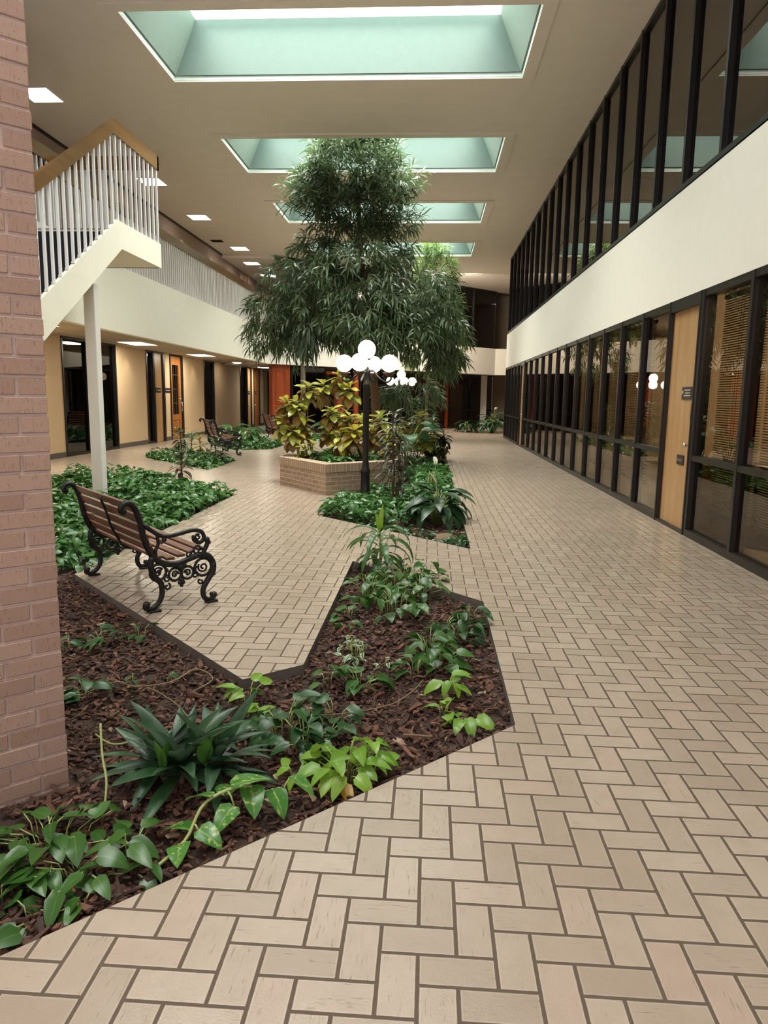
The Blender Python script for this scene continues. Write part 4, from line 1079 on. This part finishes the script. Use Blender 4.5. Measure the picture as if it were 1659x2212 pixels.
carpet('thin groundcover strip along the near edge of the centre bed', [(-1.1,8.5),(0,7.45),(.1,7.7),(-.9,8.7)], 170, ZM, .16, (.06,.10), MT['dkpothos'])
carpet('low ivy between the crotons in the brick planter', inset(PV,.33), 800, .40, .16, (.08,.12), MT['ivy'])
carpet('green groundcover of the left bed with ti plants', [(-4.32,13.8),(-4.32,15.85),(-6.3,17.8),(-6.85,17.2),(-6.4,16.0)], 2000, ZM, .26, (.10,.15), MT['ivy'])
carpet('green groundcover of the bed behind the second bench', [(-4.32,19.5),(-4.32,21.3),(-6.2,23.3),(-6.85,22.6),(-6.3,20.7),(-5.15,18.9)], 2300, ZM, .32, (.11,.16), MT['ivy'], away=((-5.55,21.6,.3),(-6.2,22.5,.3),(-4.75,20.75,.2)))
carpet('green groundcover beyond the planter at the third bench', BED7, 900, ZM, .3, (.12,.18), MT['ivy'])
carpet('green groundcover under the far lamp post', BED6, 1100, ZM, .3, (.12,.18), MT['ivy'], away=((-.9,22.3,.2),(-.15,25.6,.25)))

# -- centre bed
def peace_lily(loc, label, n, L, H, mat, flowers=1, seed=0, W=.30):
    r = plant('peace_lily', loc, label, 'plant')
    f = MB(); s = MB()
    for k in range(n):
        yaw = k*2.399+R(-.4,.4); e = .25+.75*(k/n); d = H*.45*e*R(.7,1.1); z = H*(1.0-.62*e)*R(.8,1.1)
        p = (d*math.cos(yaw), d*math.sin(yaw), z)
        s.tube([(.05*math.cos(yaw),.05*math.sin(yaw),0),(p[0]*.5,p[1]*.5,z*.75),p], .005, 4)
        LL_ = L*R(.75,1.1)
        leaf(f, p, yaw, .75-.8*e+R(-.2,.2), LL_, LL_*W*R(.85,1.1), R(.9,1.7), R(.15,.4), 'lance', 6, 0, R(-.4,.4))
    f.build('foliage', mat, r); s.build('stems', MT['gstem'], r)
    for k in range(flowers):
        fl = MB(); yw = R(0,6); p = (R(-.15,.15)*H, R(-.2,.05)*H, H*R(1.0,1.18))
        fl.tube([(0,0,.1),(p[0]*.6,p[1]*.6,H*.6),p], .004, 5, 1); leaf(fl, p, yw, 1.1, .15, .08, .1, .5, 'oval', 6); fl.tube([Vector(p)+Vector((0,0,.01)), Vector(p)+Vector((0,0,.06))], .007, 6, 2)
        fl.build('flower', [MT['spathe'], MT['gstem'], MT['lime']], r)['label'] = 'white spathe flower'
    return r
peace_lily((.13,8.62,ZM), 'large dark peace lily with a white flower leaning over the paving', 40, .40, .50, MT['lily'], 1, W=.33)
peace_lily((.05,11.6,ZM), 'second peace lily in the groundcover right of the planter', 26, .36, .42, MT['ivy'], 1)
r = plant('dragon_tree', (-.47,9.62,ZM), 'slender dragon tree with narrow drooping leaves in front of planter')
f = MB(); s = MB()
for sx, sy, hh in ((0,0,1.32),(.09,.05,.95)):
    s = MB(); s.tube([(sx*.3,sy*.3,-.03),(sx,sy,hh*.5),(sx*.8-.02,sy,hh)], [.019,.016,.012], 8); s.build('stem', MT['stem'], r)
    n = 95 if sx == 0 else 55
    for k in range(n):
        t_ = (k/n); z = hh*(.34+.66*t_); yaw = k*2.399+R(-.3,.3)
        leaf(f, (sx*.9,sy,z), yaw, R(.25,.75)+.5*t_**3, R(.36,.50)*(1-.2*t_), R(.028,.040), R(1.3,2.0), .2, 'grass', 6, 0, R(-.3,.3))
f.build('foliage', MT['dragon'], r)
def ball(loc, label, name='small_boulder'):
    m = MB(); m.lathe([(.0005,-.05),(.17,-.04),(.19,.0),(.14,.035),(.07,.06),(.0005,.065)], 12); o = m.build(name, MT['stem'], None, loc); return tag(o, label, 'mound')
ball((.20,7.72,ZM), 'grey brown mound of matted roots near the tip of centre bed', 'root_mound')

# -- crotons
def croton(loc, heads, label, mats=('crotA','crotB','crotC'), L=(.24,.35), n=24, W=.50):
    r = plant('croton', loc, label, 'shrub', 'crotons')
    f = MB(); s = MB(); o = Vector(loc)
    for h in heads:
        h = Vector(h)-o; sc = 1.0
        b = Vector((R(-.06,.06),R(-.06,.06),-.03))
        s.tube(smooth([b, b*.3+h*.4+Vector((R(-.05,.05),R(-.05,.05),.02)), h]), .011, 6)
        for k in range(n):
            t_ = k/(n-1); yaw = k*2.399+R(-.3,.3)
            lv = R(*L)*(1-.35*t_)
            mi = (0 if rnd.random() < .7 else 1) if t_ > .55 else (1 if rnd.random() < (.35+.4*t_) else 2)
            leaf(f, h+Vector((0,0,-.20*(1-t_)+.02)), yaw, -.65+1.45*t_+R(-.25,.25), lv, lv*W*R(.85,1.1), .35+R(0,.6), R(.10,.3), 'obov', 5, mi, R(-.35,.35))
    f.build('foliage', [MT[k] for k in mats], r); s.build('stems', MT['stem'], r)
    return r
croton((-2.02,12.25,.40), [(-2.22,12.0,1.34),(-2.44,12.05,1.06),(-2.06,12.2,1.62),(-2.42,12.15,1.36),(-2.12,12.1,1.05),(-2.28,11.9,.90)], 'tall croton at left end of the brick planter')
croton((-1.72,12.7,.40), [(-1.64,12.0,1.22),(-1.9,12.8,1.66),(-1.62,12.9,1.80),(-1.42,12.7,1.62),(-1.70,12.2,.95)], 'tall croton in the middle of the brick planter with bronze lower leaves')
croton((-1.28,11.75,.40), [(-1.30,11.6,1.14),(-1.20,11.45,.92),(-1.42,11.55,.85),(-1.08,11.8,1.08)], 'bright yellow croton left of the lamp post in planter', ('crotA','crotA','crotC'))
croton((-1.86,11.55,.40), [(-1.88,11.55,.70),(-2.05,11.7,.62)], 'small croton at the front left corner of planter', ('crotA','crotB','darkcrot'), (.18,.25), 16)
croton((-.80,12.2,.40), [(-.82,12.1,1.12),(-.65,12.3,.92),(-1.0,12.0,.88),(-.7,11.95,.72)], 'yellow croton right of the lamp post behind the dragon tree')
croton((-.22,16.5,ZM), [(-.22,16.4,1.02),(-.34,16.2,.68),(-.05,16.5,.62),(-.55,16.4,.85)], 'yellow croton beyond the planter at the far end of centre bed', ('crotA','crotA','crotB'), (.28,.38))
croton((.14,17.1,ZM), [(.12,17.0,.70),(.28,16.9,.42),(.0,16.7,.35),(.34,17.1,.66),(.2,16.6,.22)], 'dark leaved croton at right end of the centre bed', ('darkcrot','darkcrot','darkcrot'), (.24,.34), 18)
croton((.34,17.3,ZM), [(.36,17.2,.45)], 'small pale orange croton at right end of the centre bed', ('crotC','crotA','crotC'), (.2,.28), 12)
def crown(name, loc, h, n, L, W, mat, label, prof='lance', stem='stem', pit=(-.5,1.1), droop=(.7,1.2), layers=.25):
    r = plant(name, loc, label); f = MB(); s = MB()
    if h > .05: s.tube([(0,0,-.03),(R(-.02,.02),R(-.02,.02),h*.5),(0,0,h)], [.018,.015,.012], 6)
    for k in range(n):
        t_ = k/(n-1); yaw = k*2.399+R(-.3,.3); lv = L*R(.8,1.1)*(1-.25*t_)
        leaf(f, (0,0,max(.0,h-layers*(1-t_))), yaw, pit[0]+(pit[1]-pit[0])*t_+R(-.15,.15), lv, W*R(.85,1.1), R(*droop), R(.15,.35), prof, 5, 0, R(-.25,.25))
    f.build('foliage', mat, r)
    if h > .05: s.build('stem', MT[stem], r)
    return r
crown('dracaena', (.06,17.8,ZM), 1.0, 40, .34, .04, MT['spider'], 'grey green dracaena head above the dark croton', 'grass')
crown('fern_clump', (.30,19.95,ZM), .08, 26, .34, .05, MT['ivy'], 'small green clump beyond the cross path at right', 'lance')
for i, (x, y, h, lb) in enumerate([(-1.75,15.0,.85,'large elephant ear left of the tree trunk behind lamp post'),(-.45,15.3,.80,'large elephant ear right of the tree trunk behind lamp post')]):
    r = plant('elephant_ear', (x,y,ZM), lb); f = MB(); s = MB()
    for k in range(9):
        yaw = k*2.399; d = R(.15,.4); z = h*R(.75,1.25); p = (d*math.cos(yaw),d*math.sin(yaw),z)
        s.tube([(0,0,-.02),(p[0]*.4,p[1]*.4,z*.7),p], .012, 6); leaf(f, p, yaw, R(-.1,.4), R(.42,.58), R(.30,.40), R(.7,1.2), .2, 'heart', 7, 0, R(-.3,.3))
    f.build('foliage', MT['ear'], r); s.build('stems', MT['gstem'], r)
crown('shrub', (-.35,20.6,ZM), 1.45, 130, .36, .06, MT['dkpothos'], 'dark bushy shrub before the far lamp post', layers=1.2, pit=(-.4,.9))
crown('shrub', (.05,23.6,ZM), 1.35, 120, .36, .06, MT['dkpothos'], 'dark bushy shrub beside the far lamp post', layers=1.1, pit=(-.4,.9))

# -- left beds
crown('ti_plant', (-4.02,11.45,ZM), .55, 34, .30, .085, MT['tired'], 'bronze ti plant at the tip of the near left bed', layers=.42)
crown('ti_plant', (-6.1,17.35,ZM), .62, 24, .36, .10, MT['ti'], 'green ti plant at the left end of the second left bed', layers=.35)
crown('croton', (-5.35,16.55,ZM), .52, 22, .30, .07, MT['crotA'], 'yellow leaved croton beside the second bench', layers=.3)
crown('spider_plant', (-5.95,17.75,ZM), .45, 46, .5, .03, MT['spider'], 'pale spiky plant against the back of second bench', 'grass', pit=(0,1.2), layers=.35)
crown('ti_plant', (-4.78,15.9,ZM), .46, 26, .34, .09, MT['ti'], 'dark ti plant in front of the second bench', layers=.3)
crown('ti_plant', (-4.5,15.35,ZM), .22, 20, .30, .09, MT['tired'], 'low bronze ti plant at the right tip of second left bed', layers=.15)
peace_lily((-5.55,21.6,ZM), 'broad green lily clump behind the second bench', 46, .55, .62, MT['ivy'], 0)
peace_lily((-6.2,22.5,ZM), 'broad green lily clump farther behind the second bench', 34, .55, .6, MT['ivy'], 0)
crown('spider_plant', (-4.75,20.75,ZM), .25, 50, .52, .03, MT['spider'], 'pale spiky plant between second and third bench', 'grass', pit=(0,1.2), layers=.2)
# -- far right bed
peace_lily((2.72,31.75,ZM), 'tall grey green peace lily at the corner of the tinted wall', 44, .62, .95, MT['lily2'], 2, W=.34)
peace_lily((1.60,31.85,ZM), 'shorter bushy peace lily left of the tall one at far end', 44, .50, .60, MT['lily'], 0, W=.22)

# -- trees
def tree(name, label, trunk, limbs, blobs, mat, L=(.22,.33), W=.032, per=11, droop=.8, seed=3):
    g = random.Random(seed)
    r = plant(name, trunk[0], label, 'tree'); o = Vector(trunk[0]); tk = .11 if seed == 3 else .055
    m = MB(); sm = smooth([Vector(p)-o for p in trunk], 4); k = len(sm)
    m.tube(sm, [tk*(1-.75*i/(k-1))+.012 for i in range(k)], 10)
    for l in limbs:
        q = smooth([Vector(p)-o for p in l], 4); k = len(q); m.tube(q, [.035*(1-.75*i/(k-1))+.006 for i in range(k)], 6)
    m.build('trunk', MT['bark'], r)
    f = MB(); tw = f
    for (cx,cy,cz,rx,ry,rz,n,up) in blobs:
        c = Vector((cx,cy,cz))-o
        for _ in range(int(n*(.95 if cz > 5 else .75))):
            while True:
                d = Vector((g.gauss(0,1),g.gauss(0,1),g.gauss(0,1)))
                if d.length > .1: break
            d.normalize(); rr = .35+.65*g.random()**.45
            if d.z < -.5 and up > 0: d.z *= .6
            p = c + Vector((d.x*rx*rr, d.y*ry*rr, d.z*rz*rr))
            ax = Vector((d.x, d.y, d.z*.5 + up)).normalized()
            tl = g.uniform(.18,.34); base = p-ax*tl*.5
            tip = base+ax*tl+Vector((0,0,-.06 if up <= 0 else .02))
            tw.tube([base, (base+tip)/2, tip], .004, 3, 1)
            for q in range(per):
                t_ = (q+.5)/per; b = base.lerp(tip, t_)
                a = q*2.399+g.uniform(-.4,.4)
                u = ax.orthogonal().normalized(); v = ax.cross(u)
                dd = (ax*(.35+.7*t_)+(u*math.cos(a)+v*math.sin(a))*.8+Vector((0,0,-.25 if up <= 0 else .12))).normalized()
                sd = dd.cross(Vector((0,0,1)))
                if sd.length < .1: sd = dd.orthogonal()
                sd.normalize(); sd = (sd*math.cos(g.uniform(-.9,.9))+dd.cross(sd)*math.sin(g.uniform(-.9,.9))).normalized()
                thin_leaf(f, b, dd, sd, g.uniform(*L), W*g.uniform(.8,1.25), droop*g.uniform(.5,1.3))
    f.build('foliage', [mat, MT['stem']], r)
    return r
TB = [(-1.85,16.45,6.15,1.25,.95,.75,230,.35),(-1.0,16.4,6.0,.7,.8,.5,80,.3),(-2.55,16.4,5.75,.75,.8,.5,90,.3),(-1.75,16.4,5.35,1.15,.9,.5,140,.15),(-.85,16.3,5.25,.6,.7,.35,50,.1),(-1.75,16.45,6.8,.95,.6,.32,110,.7),
      (-1.75,16.3,4.65,1.15,.95,.55,130,-.1),(-2.6,16.2,4.7,.5,.6,.35,35,-.1),(-.9,16.3,4.55,.55,.6,.35,35,-.1),
      (-2.75,15.9,3.85,1.0,1.1,.65,170,-.35),(-1.55,15.5,3.85,1.15,1.2,.75,230,-.35),(-.45,15.9,3.6,1.0,1.1,.7,190,-.35),(-3.45,15.9,3.25,.65,.8,.6,100,-.6),(-2.6,15.5,3.05,.75,.8,.55,110,-.6),
      (-1.3,15.1,3.15,1.0,.9,.65,180,-.45),(-.2,15.5,2.95,.85,.9,.6,160,-.5),(.3,15.9,2.75,.5,.8,.6,80,-.6),(-3.65,15.8,2.75,.4,.5,.4,40,-.9),(-2.95,15.6,2.5,.32,.4,.4,30,-1),(-1.1,15.0,2.72,.7,.7,.4,90,-.6),(.3,15.8,2.35,.4,.6,.35,45,-.8),(-.45,17.2,1.62,.85,.4,.28,60,-.8),(-1.75,15.2,2.75,.4,.5,.35,40,-.7)]
tree('weeping_ficus', 'tall weeping fig with narrow leaves reaching up into the second skylight', [(-1.18,16.5,ZM),(-1.25,16.5,1.4),(-1.45,16.45,3.2),(-1.62,16.4,4.8),(-1.7,16.4,6.3)],
     [[(-1.4,16.45,2.9),(-2.2,16.2,3.7),(-3.2,15.9,3.6)],[(-1.4,16.45,2.7),(-.7,16.0,3.4),(.2,15.9,3.2)],[(-1.45,16.45,3.2),(-1.5,15.7,3.8),(-1.4,15.1,3.6)],[(-1.6,16.4,4.6),(-2.2,16.4,5.4),(-2.6,16.4,6.0)],[(-1.6,16.4,4.7),(-1.1,16.4,5.5),(-.8,16.4,6.1)],[(-1.5,16.4,3.8),(-2.3,16,4.4),(-2.8,15.9,4.5)]],
     TB, MT['ltree'], seed=3)
tree('weeping_ficus', 'second paler fig rising to the fourth skylight behind the big one', [(-.15,25.6,ZM),(-.1,25.6,2.5),(0,26.2,5.9)],
     [[(-.1,25.6,2.8),(.5,25.4,3.6)],[(-.05,25.6,3.5),(-.7,25.5,4.4)]],
     [(.05,26.3,5.75,.8,.7,.55,110,.2),(-.1,26.35,6.55,.55,.4,.4,45,.5),(.15,25.5,4.7,.95,.9,.7,110,-.2),(.45,25.4,3.8,.8,.9,.7,100,-.4),(-.7,25.5,4.2,.8,.8,.8,80,-.2),(.1,25.4,2.9,1.0,.9,.6,90,-.5)], MT['ltree2'], L=(.22,.32), W=.032, per=13, seed=5)
r = plant('orchid_cactus', (-2.55,14.9,2.75), 'hanging orchid cactus with flat trailing stems below the fig at left')
f = MB()
for k in range(62):
    a = R(0,6.28); L = R(.35,.95)
    p = Vector((R(-.12,.12),R(-.12,.12),R(-.15,.15))); d = Vector((math.cos(a)*.5,math.sin(a)*.5,.3)).normalized()
    yaw = a
    q = leaf(f, p, yaw, R(.2,.9), L*.5, .045, 1.9, .15, 'strap', 6, 0, R(-.5,.5))
    for j_ in range(2): leaf(f, p+Vector((math.cos(a)*.17*L,math.sin(a)*.17*L,-.18*L*j_)), a+R(-.5,.5), -1.1+R(-.3,.2), L*R(.4,.7), .05, .4, .15, 'lance', 5, 0, R(-.8,.8))
f.build('foliage', MT['cereus'], r)
m = MB(); m.lathe([(.10,-.16),(.15,.0),(.155,.01),(.14,.01),(.0005,-.01)], 14); m.tube([(0,.0,0),(.03,.3,.4),(.1,.6,.85)], .006, 5); m.build('hanging_pot', MT['collar'], r)

# ================================================================ LIGHT
def lamp(kind, name, loc, energy, color, rot=(0,0,0), **kw):
    l = bpy.data.lights.new(name, kind); l.energy = energy; l.color = color
    for k, v in kw.items(): setattr(l, k, v)
    o = bpy.data.objects.new(name, l); COL.objects.link(o); o.location = loc; o.rotation_euler = rot; return o
for i, (x, y, z, e) in enumerate([(-7.95,29.0,2.66,26),(-7.95,19.3,2.66,16),(-7.95,14.6,2.66,16),(-7.95,24.8,2.66,14),(-7.6,19.5,6.5,45),(-7.6,23.0,6.5,45),(-7.6,26.0,6.5,45)]):
    lamp('SPOT', 'wall_washer', (x,y,z), e, (1,.84,.62), (0,math.radians(-6),0), spot_size=math.radians(95), spot_blend=.8, shadow_soft_size=.05)
for i, (a, b) in enumerate(SKY):
    lamp('AREA', 'skylight_fill', ((SX0+SX1)/2,(a+b)/2+.08,7.46), 88 if i < 2 else 205, (1.0,.97,.90), (0,0,0), shape='RECTANGLE', size=4.6, size_y=1.8, spread=math.radians(110))  # added fill under each pane, lights the hall more than the well
lamp('POINT', 'office_fill', (4.6,6.4,2.3), 230, (1,.85,.62), shadow_soft_size=.3)  # added unseen fill so the blinds and tan partition show
lamp('POINT', 'office_fill', (4.8,12.2,2.3), 170, (1,.85,.62), shadow_soft_size=.1)  # same added fill for the blinds beyond the oak door
lamp('AREA', 'far_hall_fill', (.4,30.6,6.3), 420, (1,.88,.70), (math.radians(25),0,math.radians(0)), shape='RECTANGLE', size=3, size_y=1.5)  # added fill, no fixture here; brightens the far white band
lamp('POINT', 'far_ceiling_fill', (.9,31.5,4.2), 30, (1,.88,.70), shadow_soft_size=.5)  # added fill without a fixture, lifts the far ceiling
lamp('AREA', 'entrance_daylight', (-2.5,-1.8,4.2), 50, (.62,.56,1.0), (math.radians(-80),0,math.radians(0)), shape='RECTANGLE', size=4, size_y=2.5)
lamp('POINT', 'back_room_fill', (.6,37.2,2.3), 25, (1,.8,.55), shadow_soft_size=.2)  # added unseen fill for the room behind the far glass
w = bpy.data.worlds.new('World'); scene.world = w; w.use_nodes = True
w.node_tree.nodes['Background'].inputs[0].default_value = (.90,.77,.86,1); w.node_tree.nodes['Background'].inputs[1].default_value = 1.3

# ================================================================ CAMERA
cam = bpy.data.cameras.new('Camera'); co_ = bpy.data.objects.new('Camera', cam); COL.objects.link(co_)
PIT, YAW, ROL = .158162883, .0611292648, .0157484064
cam.sensor_fit = 'VERTICAL'; cam.sensor_height = 36; cam.lens = 1553.7/2212*36; cam.clip_start = .05; cam.clip_end = 200
Rz = Matrix(((math.cos(YAW),math.sin(YAW),0),(-math.sin(YAW),math.cos(YAW),0),(0,0,1)))
A = Matrix(((1,0,0),(0,-math.sin(PIT),-math.cos(PIT)),(0,math.cos(PIT),-math.sin(PIT))))
Rr = Matrix(((math.cos(ROL),-math.sin(ROL),0),(math.sin(ROL),math.cos(ROL),0),(0,0,1)))
RM = Rr @ A @ Rz
M4 = Matrix((RM[0], -RM[1], -RM[2])).transposed().to_4x4(); M4.translation = (0,0,1.4514)
co_.matrix_world = M4
scene.camera = co_
cy = scene.cycles
cy.use_adaptive_sampling = True; cy.adaptive_threshold = .08; cy.adaptive_min_samples = 12
cy.max_bounces = 6; cy.diffuse_bounces = 3; cy.glossy_bounces = 3; cy.transmission_bounces = 3; cy.transparent_max_bounces = 8
cy.sample_clamp_indirect = 4.0; cy.caustics_reflective = False; cy.caustics_refractive = False
scene.view_settings.view_transform = 'Standard'; scene.view_settings.look = 'None'; scene.view_settings.exposure = .28
